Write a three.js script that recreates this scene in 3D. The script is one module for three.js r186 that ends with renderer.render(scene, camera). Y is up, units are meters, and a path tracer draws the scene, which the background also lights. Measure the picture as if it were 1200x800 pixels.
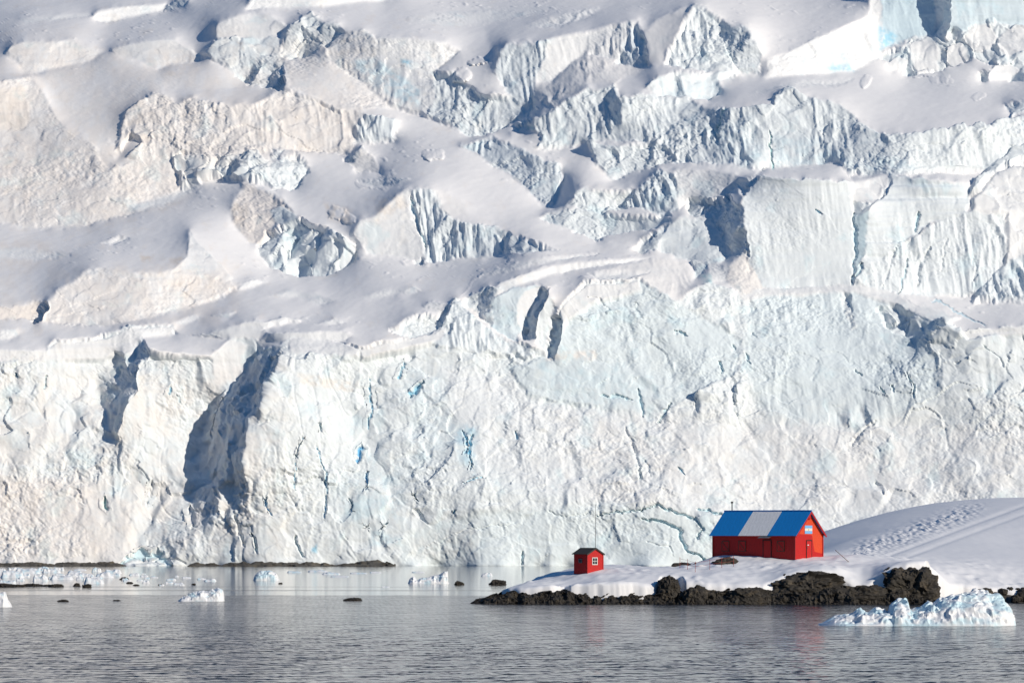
import * as THREE from 'three';
import { mergeGeometries } from 'three/addons/utils/BufferGeometryUtils.js';

// ---------------------------------------------------------------- camera, sky, sun, exposure
const F = 5000, EYE = 7, HZ = 624;                       // focal length in photo pixels, eye height, horizon row
const scene = new THREE.Scene();
const camera = new THREE.PerspectiveCamera(2 * Math.atan(HZ / F) * 180 / Math.PI, 1200 / (2 * HZ), 1, 6000);
camera.position.set(0, EYE, 0);
camera.setViewOffset(1200, 2 * HZ, 0, 0, 1200, 800);     // horizontal lens, shifted up
camera.updateProjectionMatrix();

const renderer = new THREE.WebGLRenderer({ antialias: true });
renderer.toneMapping = THREE.LinearToneMapping;
renderer.toneMappingExposure = .825;
renderer.shadowMap.enabled = true;

const SUN_AZ = 52 * Math.PI / 180, SUN_EL = 22.5 * Math.PI / 180;   // azimuth to the right of the camera's back
const sunDir = new THREE.Vector3(Math.sin(SUN_AZ) * Math.cos(SUN_EL), Math.sin(SUN_EL), Math.cos(SUN_AZ) * Math.cos(SUN_EL));
{
  const W = 256, H = 128, a = new Float32Array(W * H * 4);
  for (let j = 0; j < H; j++) for (let i = 0; i < W; i++) {
    const el = Math.max(0, Math.sin(((j + .5) / H - .5) * Math.PI));
    const t = Math.pow(1 - el, 5);
    const z = [.018, .105, .285], h = [.220, .290, .375];
    const o = (j * W + i) * 4;
    for (let c = 0; c < 3; c++) a[o + c] = (z[c] + (h[c] - z[c]) * t) * 1.0;
    a[o + 3] = 1;
  }
  const tx = new THREE.DataTexture(a, W, H, THREE.RGBAFormat, THREE.FloatType);
  tx.mapping = THREE.EquirectangularReflectionMapping; tx.magFilter = THREE.LinearFilter; tx.minFilter = THREE.LinearFilter; tx.needsUpdate = true;
  scene.background = tx; scene.environment = tx;
}
const sun = new THREE.DirectionalLight(new THREE.Color(1.0, .922, .81), 4.6);
sun.position.copy(sunDir).multiplyScalar(900).add(new THREE.Vector3(0, 0, -700)); sun.target.position.set(0, 0, -700);
sun.castShadow = true;
Object.assign(sun.shadow.camera, { left: -700, right: 700, top: 500, bottom: -500, near: 1, far: 3000 });
scene.add(sun, sun.target);

// ---------------------------------------------------------------- helpers
const mix = (a, b, t) => a + (b - a) * t, clamp = (x, a = 0, b = 1) => x < a ? a : x > b ? b : x;
const sstep = (a, b, x) => { const t = clamp((x - a) / (b - a)); return t * t * (3 - 2 * t); };
function rng(seed) { let s = seed >>> 0; return () => { s = (s + 0x6D2B79F5) >>> 0; let t = Math.imul(s ^ (s >>> 15), 1 | s); t = (t + Math.imul(t ^ (t >>> 7), 61 | t)) ^ t; return ((t ^ (t >>> 14)) >>> 0) / 4294967296; }; }
const hash3 = (x, y, z) => { let h = (Math.imul(x, 374761393) + Math.imul(y, 668265263) + Math.imul(z, 2147483647 - 1103515245)) | 0; h = Math.imul(h ^ (h >>> 13), 1274126177); h ^= h >>> 16; return h >>> 0; };
const GR = []; { const r = rng(5); for (let i = 0; i < 256; i++) { const z = r() * 2 - 1, a = r() * 6.2832, q = Math.sqrt(1 - z * z); GR.push(q * Math.cos(a), q * Math.sin(a), z); } }
const GA = new Float64Array(GR);
function noise(x, y, z) {
  const X = Math.floor(x), Y = Math.floor(y), Z = Math.floor(z), fx = x - X, fy = y - Y, fz = z - Z, gx = fx - 1, gy = fy - 1, gz = fz - 1;
  const u = fx * fx * fx * (fx * (fx * 6 - 15) + 10), v = fy * fy * fy * (fy * (fy * 6 - 15) + 10), w = fz * fz * fz * (fz * (fz * 6 - 15) + 10);
  let h = (hash3(X, Y, Z) & 255) * 3; const a = GA[h] * fx + GA[h + 1] * fy + GA[h + 2] * fz; h = (hash3(X + 1, Y, Z) & 255) * 3; const b = GA[h] * gx + GA[h + 1] * fy + GA[h + 2] * fz;
  h = (hash3(X, Y + 1, Z) & 255) * 3; const c = GA[h] * fx + GA[h + 1] * gy + GA[h + 2] * fz; h = (hash3(X + 1, Y + 1, Z) & 255) * 3; const d = GA[h] * gx + GA[h + 1] * gy + GA[h + 2] * fz;
  h = (hash3(X, Y, Z + 1) & 255) * 3; const e = GA[h] * fx + GA[h + 1] * fy + GA[h + 2] * gz; h = (hash3(X + 1, Y, Z + 1) & 255) * 3; const f = GA[h] * gx + GA[h + 1] * fy + GA[h + 2] * gz;
  h = (hash3(X, Y + 1, Z + 1) & 255) * 3; const g = GA[h] * fx + GA[h + 1] * gy + GA[h + 2] * gz; h = (hash3(X + 1, Y + 1, Z + 1) & 255) * 3; const q = GA[h] * gx + GA[h + 1] * gy + GA[h + 2] * gz;
  const ab = a + (b - a) * u, cd = c + (d - c) * u, ef = e + (f - e) * u, gq = g + (q - g) * u, lo = ab + (cd - ab) * v, hi = ef + (gq - ef) * v; return 1.5 * (lo + (hi - lo) * w);
}
function fbm(x, y, z, o = 4, g = .5) { let s = 0, a = 1, t = 0; for (let i = 0; i < o; i++) { s += a * noise(x + i * 17.3, y - i * 9.1, z + i * 5.7); t += a; a *= g; x *= 2.03; y *= 2.03; z *= 2.03; } return s / t; }
function billow(x, y, z, o = 3) { let s = 0, a = 1, t = 0; for (let i = 0; i < o; i++) { s += a * Math.abs(noise(x + i * 31.3, y + i * 7.7, z)); t += a; a *= .5; x *= 2.07; y *= 2.07; z *= 2.07; } return s / t; }
function facet(x, y, z, soft = .12, step = .9) {                        // broken blocks: every cell a tilted plane
  const X = Math.floor(x - .5), Y = Math.floor(y - .5), Z = Math.floor(z - .5);
  let d1 = 9, d2 = 9, v1 = 0, v2 = 0;
  for (let k = 0; k < 2; k++) for (let j = 0; j < 2; j++) for (let i = 0; i < 2; i++) {
    const h = hash3(X + i, Y + j, Z + k), ax = x - X - i - .16 - .68 * (h & 255) / 255, ay = y - Y - j - .16 - .68 * (h >>> 8 & 255) / 255, az = z - Z - k - .16 - .68 * (h >>> 16 & 255) / 255;
    const d = ax * ax + ay * ay + az * az;
    if (d < d2) { const q = (h >>> 20 & 255) * 3, v = (GR[q] * ax + GR[q + 1] * ay + GR[q + 2] * az) * 1.1 + ((h >>> 24) / 255 - .5) * step;
      if (d < d1) { d2 = d1; v2 = v1; d1 = d; v1 = v; } else { d2 = d; v2 = v; } }
  }
  const t = clamp((Math.sqrt(d2) - Math.sqrt(d1)) / soft);
  return mix((v1 + v2) * .5, v1, t);
}
const names = {};
const numbered = (n) => { const k = names[n] = (names[n] ?? -1) + 1; return k ? n + '_' + String(k).padStart(3, '0') : n; };
function finish(o) { o.traverse((m) => { if (m.isMesh) { m.castShadow = true; m.receiveShadow = true; } }); return o; }
function addThing(o, name, label, category, group) { o.name = numbered(name); o.userData = { label, category }; if (group) o.userData.group = group; scene.add(finish(o)); return o; }
function addSetting(o, name, label) { o.name = name; o.userData = { kind: 'structure', label }; scene.add(finish(o)); return o; }
function part(parent, name, geo, m) { const o = new THREE.Mesh(geo, m); o.name = name; parent.add(o); return o; }
const std = (r, g, b, roughness = .8, extra = {}) => new THREE.MeshStandardMaterial({ color: new THREE.Color().setRGB(r, g, b), roughness, ...extra });
const interp = (pts, x) => { if (x <= pts[0][0]) return pts[0][1]; for (let i = 1; i < pts.length; i++) if (x <= pts[i][0]) { let t = (x - pts[i - 1][0]) / (pts[i][0] - pts[i - 1][0]); t = t * t * (3 - 2 * t) * .5 + t * .5; return mix(pts[i - 1][1], pts[i][1], t); } return pts[pts.length - 1][1]; };
function segDist(px, py, ax, ay, bx, by) { const dx = bx - ax, dy = by - ay, t = clamp(((px - ax) * dx + (py - ay) * dy) / (dx * dx + dy * dy || 1)); return Math.hypot(px - ax - dx * t, py - ay - dy * t); }

// ---------------------------------------------------------------- glacier: slope and facing of every face are laid out, integrated to a solid relief, then broken up with noise in metres
const glacier = new THREE.Group();
{
  const X0 = -125, ST = 1.17, NX = 1240, Y0 = 671, NY = 634, N = NX * NY;
  const ch = () => new Float32Array(N);
  const nX = ch(), nY = ch(), nZ = ch(), fA = ch(), fB = ch(), flu = ch(), rgh = ch(), pop = ch(), lay = ch(), snw = ch(), cR = ch(), cG = ch(), cB = ch(), pid = new Int16Array(N);
  const D2R = Math.PI / 180;
  const pts = (s) => s.trim().split(/\s+/).map((p) => p.split(',').map(Number));
  // pitch, yaw (to the right), big facets, small facets, flutes, roughness, rounded lumps, layers, snow drift; in metres
  const K = {
    snow:   { p: 16.5, y: -12, a: 0, b: 0, fl: 0, r: .0, po: 0, la: 0, sn: 1, c: [.88, .868, .862] },
    slope:  { p: 26, y: 0, a: 0, b: .02, fl: .02, r: .07, po: .03, la: 0, sn: .7, c: [.86, .845, .83] },
    face:   { p: 46, y: 8, a: .24, b: .09, fl: .06, r: .10, po: .05, la: .06, sn: .1, c: [.86, .845, .825] },
    cliff:  { p: 64, y: 4, a: .65, b: .21, fl: .08, r: .08, po: .05, la: .10, sn: 0, c: [.80, .845, .855] },
    block:  { p: 62, y: 6, a: 1.2, b: .36, fl: .06, r: .12, po: .06, la: .05, sn: 0, c: [.80, .845, .855] },
    flute:  { p: 62, y: -2, a: .30, b: .18, fl: .55, r: .1, po: .04, la: 0, sn: 0, c: [.79, .842, .86] },
    slab:   { p: 79, y: 2, a: .14, b: .08, fl: .10, r: .05, po: .02, la: .20, sn: 0, c: [.80, .845, .86] },
    wall:   { p: 58, y: 10, a: .14, b: .08, fl: .06, r: .07, po: .02, la: .16, sn: .1, c: [.85, .855, .85] },
    smooth: { p: 64, y: 2, a: .35, b: .16, fl: .06, r: .08, po: .05, la: 0, sn: 0, c: [.755, .828, .85] },
    popc:   { p: 57, y: 5, a: .45, b: .22, fl: .05, r: .12, po: .19, la: 0, sn: 0, c: [.815, .845, .855] },
    cleft:  { p: 64, y: -58, a: .7, b: .3, fl: .05, r: .15, po: .1, la: 0, sn: 0, c: [.80, .845, .855] },
  };
  const PART = ['snow_field'];
  const polyD = (q, x, y) => { let d = 1e9, ins = false; for (let i = 0, j = q.length - 1; i < q.length; j = i++) { const [ax, ay] = q[j], [bx, by] = q[i]; const e = segDist(x, y, ax, ay, bx, by); if (e < d) d = e; if ((by > y) !== (ay > y) && x < (ax - bx) * (y - by) / (ay - by) + bx) ins = !ins; } return ins ? -d : d; };
  const each = (x0, x1, y0, y1, fn) => { const i0 = Math.max(0, Math.ceil((x0 - X0) / ST)), i1 = Math.min(NX - 1, Math.floor((x1 - X0) / ST)), j0 = Math.max(0, Math.ceil((Y0 - y1) / ST)), j1 = Math.min(NY - 1, Math.floor((Y0 - y0) / ST)); for (let j = j0; j <= j1; j++) for (let i = i0; i <= i1; i++) fn(j * NX + i, X0 + i * ST, Y0 - j * ST); };
  const warpx = (x, y, w) => w * (noise(x * .09, y * .09, 3.3) + .6 * noise(x * .24, y * .24, 8.1)), warpy = (x, y, w) => w * (noise(x * .09, y * .09, 43.3) + .6 * noise(x * .24, y * .24, 58.1));
  const bbox = (q) => [Math.min(...q.map((p) => p[0])), Math.max(...q.map((p) => p[0])), Math.min(...q.map((p) => p[1])), Math.max(...q.map((p) => p[1]))];
  function put(k, t, o, al) {
    nX[k] = mix(nX[k], t.n[0], al); nY[k] = mix(nY[k], t.n[1], al); nZ[k] = mix(nZ[k], t.n[2], al);
    fA[k] = mix(fA[k], t.a, al); fB[k] = mix(fB[k], t.b, al); flu[k] = mix(flu[k], t.fl, al); rgh[k] = mix(rgh[k], t.r, al); pop[k] = mix(pop[k], t.po, al); lay[k] = mix(lay[k], t.la, al); snw[k] = mix(snw[k], t.sn, al);
    cR[k] = mix(cR[k], t.c[0], al); cG[k] = mix(cG[k], t.c[1], al); cB[k] = mix(cB[k], t.c[2], al);
  }
  // P: one face. f feather, w raggedness of its edge (both in photo pixels at the face), name: becomes a part
  function P(kind, s, o = {}) {
    const q = pts(s), t = { ...K[kind], ...o }, f = o.f ?? (kind === 'snow' ? 1.8 : 2.4), w = o.w ?? (kind === 'snow' || kind === 'wall' ? 1.5 : 3);
    const sp = Math.sin(t.p * D2R); t.n = [sp * Math.sin(t.y * D2R), Math.cos(t.p * D2R), sp * Math.cos(t.y * D2R)];
    const b = bbox(q), id = o.name ? PART.push(o.name) - 1 : -1;
    each(b[0] - f - w * 2, b[1] + f + w * 2, b[2] - f - w * 2, b[3] + f + w * 2, (k, x, y) => {
      const d = polyD(q, x + warpx(x, y, w), y + warpy(x, y, w)); if (d > f) return;
      const al = 1 - sstep(-f, f, d); put(k, t, o, al); if (id >= 0 && al > .5) pid[k] = id;
    });
  }
  // T: stains and bare ice: colour only, with a broken outline
  function T(col, s, al = .6, f = 5, sc = .12) {
    const q = pts(s), b = bbox(q), c = { tan: [.80, .70, .60], tan2: [.84, .785, .735], ice: [.66, .80, .855], blue: [.36, .66, .82], teal: [.40, .63, .66], deep: [.12, .47, .74], grey: [.72, .735, .73] }[col];
    each(b[0] - f, b[1] + f, b[2] - f, b[3] + f, (k, x, y) => {
      const d = polyD(q, x, y); if (d > f) return;
      const m = (1 - sstep(-f, f, d)) * sstep(-.25, .35, fbm(x * sc, y * sc, 71.7 + b[0], 4, .6) + .12) * al;
      cR[k] = mix(cR[k], c[0], m); cG[k] = mix(cG[k], c[1], m); cB[k] = mix(cB[k], c[2], m);
    });
  }
  // C: crack along a line, width in pixels, depth in metres (negative: a rib standing out), optional bare ice in it
  const cracks = [];
  function C(s, w, d, ice) { cracks.push([pts(s), w * (ice ? .58 : .6), d < 0 ? d * .25 : Math.min(d, w * (ice ? .16 : .09)), ice]); }
  // B: a rounded or broken block standing out of the face
  const blobs = [];
  function B(x, y, rx, ry, h, rot = 0) { blobs.push([x, y, rx, ry, h * .6, rot * D2R]); }
  for (let k = 0; k < N; k++) { const t = K.snow; t.n = t.n || [Math.sin(t.p * D2R) * Math.sin(t.y * D2R), Math.cos(t.p * D2R), Math.sin(t.p * D2R) * Math.cos(t.y * D2R)]; put(k, t, {}, 1); }
  // ==== upper icefall, top rows
  P('wall', '108,20 112,24 125,25 160,18 195,10 193,4 175,5 140,8 115,12', { p: 62, y: 22, name: 'ice_wall' });
  P('cleft', '193,11 198,4 207,0 222,-4 216,8 205,11', { f: 1.5 });
  P('wall', '290,11 345,9 380,7 450,1 480,-12 300,-10', { name: 'ice_wall' });
  P('wall', '5,60 15,50 30,46 55,47 85,46 100,53 118,60 105,72 80,76 60,80 40,84 30,82 20,70', { p: 50, y: 12, name: 'ice_wall' });
  P('snow', '-60,82 20,80 36,88 25,96 -60,99', { p: 20, y: -38 });
  P('wall', '130,57 150,51 185,46 205,45 215,52 235,66 225,72 200,72 185,82 165,70 140,65', { p: 50, y: 12, name: 'ice_wall' });
  P('slope', '40,88 110,70 140,65 190,85 230,80 285,95 280,105 200,105 170,112 150,120 140,160 125,195 110,180 95,150', { p: 24, y: -2, f: 6, name: 'snow_slope' });
  P('face', '-60,97 38,90 48,105 60,130 75,150 110,172 125,200 160,190 205,184 216,200 216,228 200,235 150,250 110,262 100,268 50,268 0,262 -60,262', { p: 42, y: 8, po: .2, r: .2, name: 'ice_face' });
  P('face', '-60,105 27,100 31,120 35,140 25,152 -60,155', { p: 58, y: 6, la: .15, c: [.85, .80, .74] });
  P('face', '140,150 150,128 170,115 180,110 190,110 200,117 210,122 218,116 226,114 240,118 255,124 300,124 330,102 372,115 400,130 422,126 430,137 416,168 410,182 330,176 300,182 270,190 235,186 215,182 205,186 160,190 135,176', { p: 52, y: 10, a: .4, b: .18, fl: .2, name: 'ice_cliff' });
  P('snow', '168,106 230,106 300,101 325,103 300,122 255,122 226,112 205,117 190,108', { p: 16.5, y: -14 });
  P('cleft', '176,164 184,158 192,159 182,165', { f: 1.2 });
  P('snow', '136,190 145,168 156,160 166,168 152,182', { p: 26, y: -48 });
  P('wall', '252,32 258,26 275,20 300,14 320,20 336,31 325,40 300,47 254,47', { p: 50, y: 14, name: 'ice_wall' });
  P('cliff', '250,47 325,42 332,70 330,100 310,102 285,96 270,80 240,62', { p: 46, y: 8, a: .5, name: 'ice_cliff' });
  P('block', '336,34 355,20 365,15 376,25 395,27 402,40 390,50 376,52 365,62 350,72 335,76 329,60', { p: 60, y: -4, name: 'serac' });
  P('cleft', '286,96 284,90 298,74 303,71 300,83 292,96', { f: 1.2, y: -70 });
  P('cleft', '311,100 318,80 331,77 332,100 325,104', { f: 1.5, y: -60 });
  P('cleft', '354,63 362,52 375,49 372,59 360,63', { f: 1.2 });
  P('wall', '385,45 400,36 425,35 440,45 470,45 500,48 520,50 537,62 522,74 506,85 511,110 500,135 470,130 440,118 420,95 400,80 380,70', { p: 62, y: 14, la: .3, fl: .2, a: .35, b: .15, name: 'ice_wall' });
  T('ice', '412,72 440,68 470,88 492,105 492,126 472,120 448,106 426,94', .95, 4);
  T('blue', '470,68 482,71 482,80 470,76', .8, 3);
  P('slope', '330,66 380,64 400,80 435,105 470,131 420,126 400,129 372,112 340,100', { p: 26, y: 6, po: .25, r: .25 });
  P('flute', '418,142 430,136 465,140 462,166 430,168 414,166', { y: -8 });
  P('snow', '425,133 440,125 466,127 500,140 536,158 541,166 480,169 465,165 466,142 440,136', { p: 16.5, y: -7, name: 'snow_terrace' });
  P('cliff', '505,85 530,84 550,100 560,110 600,112 626,120 620,136 600,143 575,156 545,156 520,146 500,137 511,110', { p: 58, y: 14, fl: .35, a: .6, name: 'ice_cliff' });
  P('snow', '540,60 600,54 585,70 577,100 562,106 548,95', { p: 21, y: -6 });
  B(560, 73, 12, 4, 1.6); B(541, 88, 11, 7, 2);
  // top middle
  P('snow', '570,35 590,40 602,52 585,66 572,52', { p: 18, y: -40, f: 6 });
  P('wall', '640,48 660,42 691,37 691,55 680,66 655,86 645,96 630,97 627,88 638,66', { p: 62, y: 10, name: 'ice_wall' });
  P('flute', '597,52 641,49 638,66 626,95 626,120 606,121 590,101 580,82 585,65', { p: 60, y: -14, name: 'ice_cliff' });
  P('wall', '690,38 700,34 730,27 748,24 738,42 724,68 705,66 690,64', { p: 46, y: 0, fl: .3, name: 'ice_wall' });
  P('slope', '630,100 650,96 685,66 725,70 742,76 765,76 722,96 690,96 662,111 648,126 626,119', { p: 25, y: -20, fl: .2 });
  P('flute', '732,44 745,28 755,44 758,77 745,77 730,73 720,75', { p: 64, y: -22 });
  P('cleft', '748,40 754,42 757,60 760,76 755,77 750,60', { f: 1.5 });
  P('slope', '757,38 775,22 806,8 802,25 790,46 780,62 776,76 762,76', { p: 30, y: 4 });
  P('cliff', '789,50 805,20 815,5 830,14 850,28 860,74 863,86 830,82 780,76 785,60', { p: 58, y: 10, fl: .45, name: 'ice_cliff' });
  P('flute', '846,27 860,31 886,32 877,55 862,80 852,62', { p: 70, y: -44 });
  P('slab', '886,31 891,45 891,88 862,86 870,62 878,50', { y: -6, la: .4 });
  P('cliff', '756,101 770,90 795,83 815,85 861,83 862,91 842,91 846,111 830,116 800,111 765,108', { name: 'serac' });
  P('cleft', '790,84 798,90 802,109 792,107', { f: 1.2 });
  P('cliff', '625,140 650,126 690,100 700,105 720,98 726,115 745,110 770,110 810,113 830,130 850,130 880,127 905,126 916,105 930,103 940,112 985,122 1000,132 1010,142 1026,153 1060,157 1110,152 1160,150 1178,141 1290,140 1290,172 1185,178 1170,196 1160,202 1060,206 1000,206 900,202 850,190 820,187 790,190 770,166 740,162 690,166 640,176 628,172', { p: 58, y: 17, fl: .32, a: .45, b: .22, name: 'ice_cliff' });
  P('cliff', '770,128 850,130 905,128 902,198 850,190 800,186 775,165', { p: 55, y: 30, fl: .3, a: .45, b: .22, f: 8 });
  P('snow', '628,181 670,176 696,190 713,212 664,217 658,197', { p: 17, y: 2, name: 'snow_terrace' });
  P('cliff', '690,168 720,170 750,165 776,164 792,186 745,200 718,210 701,195', { p: 60, y: 2, name: 'ice_cliff' });
  P('cleft', '709,112 722,104 731,130 726,146 716,141', { f: 2 });
  P('cleft', '837,162 845,135 851,125 849,146 841,165', { f: 1.2 });
  P('cleft', '800,187 805,177 809,188', { f: 1.2 });
  P('cleft', '599,148 620,138 623,145 608,154', { f: 1.4 });
  T('teal', '614,148 624,147 626,152 618,152', .9, 2);
  P('cleft', '619,119 625,111 628,128 623,127', { f: 1.4 });
  P('snow', '598,156 625,153 637,160 628,175 600,172', { p: 30, y: 10 });
  // top right
  P('snow', '840,-20 1016,-20 1016,4 1002,15 985,25 960,41 922,64 898,66 880,40', { p: 16.5, y: -14, f: 4, name: 'snow_field' });
  P('wall', '960,42 1000,28 1021,18 1021,-20 1033,-20 1034,50 1035,66 1000,83 960,88 900,91 900,71 925,60', { p: 56, y: 14, a: .3, r: .2, name: 'ice_wall' });
  T('blue', '967,82 977,75 995,75 1001,83', .8, 3); T('ice', '930,70 985,55 1000,75 960,85', .5, 8);
  P('slab', '1032,-40 1095,-40 1101,10 1091,42 1065,45 1050,50 1036,56', { p: 82, y: -6, fl: .3, c: [.68, .81, .86], name: 'ice_wall' });
  T('blue', '1031,28 1052,42 1046,53 1031,58', .95, 3);
  P('cleft', '1092,-40 1119,-40 1112,25 1108,47 1092,43 1098,25', { f: 1.2, y: -72 });
  P('slab', '1118,-40 1290,-40 1290,34 1200,33 1165,26 1130,36 1110,40 1112,25', { p: 80, y: 0, la: .35, c: [.72, .82, .86], name: 'ice_wall' });
  P('block', '1064,46 1090,42 1110,45 1130,36 1140,30 1165,26 1200,33 1290,34 1290,82 1200,84 1160,72 1140,66 1110,76 1095,83 1065,89 1050,81 1035,66 1060,55', { p: 54, y: 14, name: 'serac' });
  P('cleft', '1032,69 1045,58 1064,52 1070,71 1056,67 1044,70', { f: 1.4 });
  P('cleft', '1112,42 1120,33 1133,38 1122,47', { f: 1.4 });
  P('wall', '1066,50 1078,45 1092,42 1101,58 1099,80 1077,87 1068,72', { p: 70, y: 2, a: .5, f: 1.3, name: 'serac' }); P('wall', '1134,35 1146,29 1160,27 1169,40 1161,57 1140,57 1130,47', { p: 56, y: 16, a: .5, f: 1.3, name: 'serac' }); P('wall', '1170,40 1184,34 1205,35 1208,62 1180,65 1167,53', { p: 54, y: 20, a: .5, f: 1.3, name: 'serac' }); P('wall', '1109,53 1121,47 1132,50 1137,66 1119,76 1106,69', { p: 62, y: 10, a: .5, f: 1.3, name: 'serac' }); P('wall', '1039,73 1052,65 1064,71 1059,87 1045,84', { p: 66, y: 14, f: 1.2, name: 'serac' });
  P('cleft', '1100,60 1109,51 1107,70 1100,82', { f: 1.3 }); P('cleft', '1130,47 1140,57 1137,67 1131,54', { f: 1.3 }); P('cleft', '1162,56 1169,42 1168,53 1172,64', { f: 1.3 }); P('cleft', '1062,84 1066,70 1076,86 1066,90', { f: 1.2 });
  B(1082, 86, 14, 6, 2); B(1176, 70, 13, 6, 2); B(1162, 26, 6, 5, 1.5);
  P('snow', '842,115 850,97 900,91 960,86 1010,83 1050,83 1062,89 1095,83 1120,76 1140,70 1160,74 1200,86 1290,90 1290,122 1200,120 1172,140 1140,150 1030,154 1010,141 985,121 940,111 910,107 880,110', { p: 16.5, y: -8, name: 'snow_terrace' });
  B(1015, 95, 5, 9, 2.2, 30); B(1095, 93, 5, 4, 1); B(1107, 91, 6, 5, 1.3); B(1113, 95, 5, 3, .9); B(1147, 114, 9, 4, 1.2, -25);
  P('wall', '1159,85 1166,76 1186,75 1196,83 1180,92 1162,93', { p: 62, y: 18, la: .4, f: 1.2, name: 'serac' }); P('cleft', '1150,93 1150,82 1160,79 1158,93', { f: 1.2 }); P('cleft', '1183,92 1198,82 1210,92 1198,95', { f: 1.5 });
  P('snow', '880,127 905,125 915,106 900,108 870,112 840,118 850,130', { p: 18, y: -12 });
  P('cleft', '911,118 925,104 930,106 943,115 943,123 930,112', { f: 1.5, y: -40 });
  P('cleft', '1178,122 1200,119 1290,119 1290,130 1200,134 1186,139', { f: 2.5, y: -48 });
  P('cleft', '1130,228 1140,216 1160,201 1176,189 1186,177 1220,170 1290,172 1290,190 1200,192 1178,199 1155,216 1140,232', { f: 2, y: -52, name: 'crevasse' });
  C('902,158 904,180 906,198', 4, 4, 'teal'); C('852,128 846,142 840,160', 4, 3, 'teal');
  T('ice', '905,160 960,165 990,180 1000,198 910,196', .55, 8); T('ice', '1020,185 1060,185 1070,200 1010,200', .6, 5); T('ice', '770,95 860,88 850,112 770,106', .4, 5); T('ice', '820,150 880,140 900,195 850,185', .4, 8);
  P('snow', '1000,206 1060,206 1100,203 1160,203 1150,212 1133,216 1045,206 1040,215 1000,215', { p: 12, y: -22, f: 1.3 });
  // ==== middle band
  P('snow', '318,176 322,174 400,180 420,190 440,200 500,200 560,182 600,206 640,242 660,268 700,284 700,290 640,290 600,297 540,256 520,222 480,221 440,250 420,258 380,262 345,246 330,232 355,205 330,190', { p: 16.5, y: -9, f: 4, name: 'snow_terrace' });
  P('cleft', '315,190 319,176 331,175 326,186', { f: 1.5, y: -45 });
  P('cliff', '330,186 345,178 358,188 360,204 345,222 322,222 312,205 318,192', { p: 44, y: 8, b: .3, name: 'serac' });
  P('block', '205,188 240,186 275,184 300,182 316,192 312,205 322,222 300,216 276,212 235,212 222,226 212,226', { p: 56, y: -10, name: 'serac' });
  P('cleft', '218,206 226,200 240,205 236,216 224,222', { f: 1.5 }); P('cleft', '272,198 282,188 284,200 276,210', { f: 1.2 });
  P('face', '404,188 424,176 438,184 448,202 418,202', { p: 50, y: 14 }); P('cleft', '402,190 412,182 426,173 424,180 412,190', { f: 1.4 });
  B(508, 181, 12, 7, 2.2); B(440, 216, 22, 6, 1);
  P('flute', '540,172 560,165 576,160 600,170 630,184 657,195 661,210 652,238 640,242 600,206 560,181', { p: 58, y: 8, b: .25, fl: .4, name: 'ice_cliff' });
  P('cleft', '566,170 574,164 572,176', { f: 1 });
  P('snow', '664,216 716,211 762,203 742,222 700,223 680,221', { p: 16.5, y: -18 });
  P('cliff', '664,240 680,220 700,222 742,222 732,240 700,248', { p: 58, y: 8, name: 'ice_cliff' });
  P('flute', '700,246 730,236 755,214 772,199 796,204 792,246 776,251 745,241', { p: 56, y: -18, name: 'ice_cliff' });
  P('wall', '792,200 830,198 862,204 870,214 852,229 812,233 796,246', { p: 52, y: 12, r: .25, name: 'ice_wall' });
  P('cliff', '634,256 645,248 680,243 730,252 776,252 792,257 760,268 710,275 700,281 660,266', { p: 58, y: 2, a: .4, name: 'ice_cliff' });
  P('snow', '704,276 760,269 786,259 752,291 738,289', { p: 20, y: -15 });
  P('cleft', '768,252 784,244 786,252', { f: 1.2 });
  P('cleft', '744,291 752,280 787,258 774,284 766,294 752,296', { f: 2, y: -46 });
  P('cleft', '807,233 850,232 852,227 861,240 873,240 876,290 878,299 862,299 850,286 843,271 835,259 830,255 807,253', { f: 1.5, y: -66, p: 66, a: .9, name: 'crevasse' });
  P('slab', '800,256 832,255 845,276 858,298 850,306 840,309 800,305 767,290 771,281 786,260', { p: 68, y: 2, r: .2, a: .3, name: 'serac' });
  P('cleft', '862,214 878,208 890,204 882,218 872,228', { f: 2, y: -40 });
  P('slab', '870,236 880,216 892,206 906,206 996,213 1000,250 1002,290 998,333 900,339 878,332 876,290', { p: 80, y: 4, f: 1.5, name: 'serac' });
  P('snow', '884,206 900,195 985,188 999,212 906,206', { p: 11, y: -24, f: 1.3 });
  P('wall', '1000,214 1040,206 1046,208 1034,230 1024,237 1000,237', { p: 40, y: -4, a: .4 });
  P('cleft', '1000,237 1025,236 1016,248 1002,253', { f: 1.2, y: -60 });
  P('slab', '1002,252 1022,245 1017,270 1012,300 1003,328', { p: 80, y: -22, c: [.7, .83, .87] });
  P('slab', '1046,206 1134,216 1137,240 1130,256 1092,262 1050,290 1004,332 1013,300 1018,250 1032,230', { p: 76, y: 6, la: .6, f: 1.5, name: 'serac' });
  P('slab', '1136,248 1176,255 1180,300 1150,348 1080,346 998,336 1010,316 1050,290 1100,262', { p: 74, y: 8, fl: .45, a: .25, f: 1.5, name: 'serac' });
  P('cleft', '1030,232 1042,208 1048,206 1046,214 1036,228', { f: 1.2, y: -50 });
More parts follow.
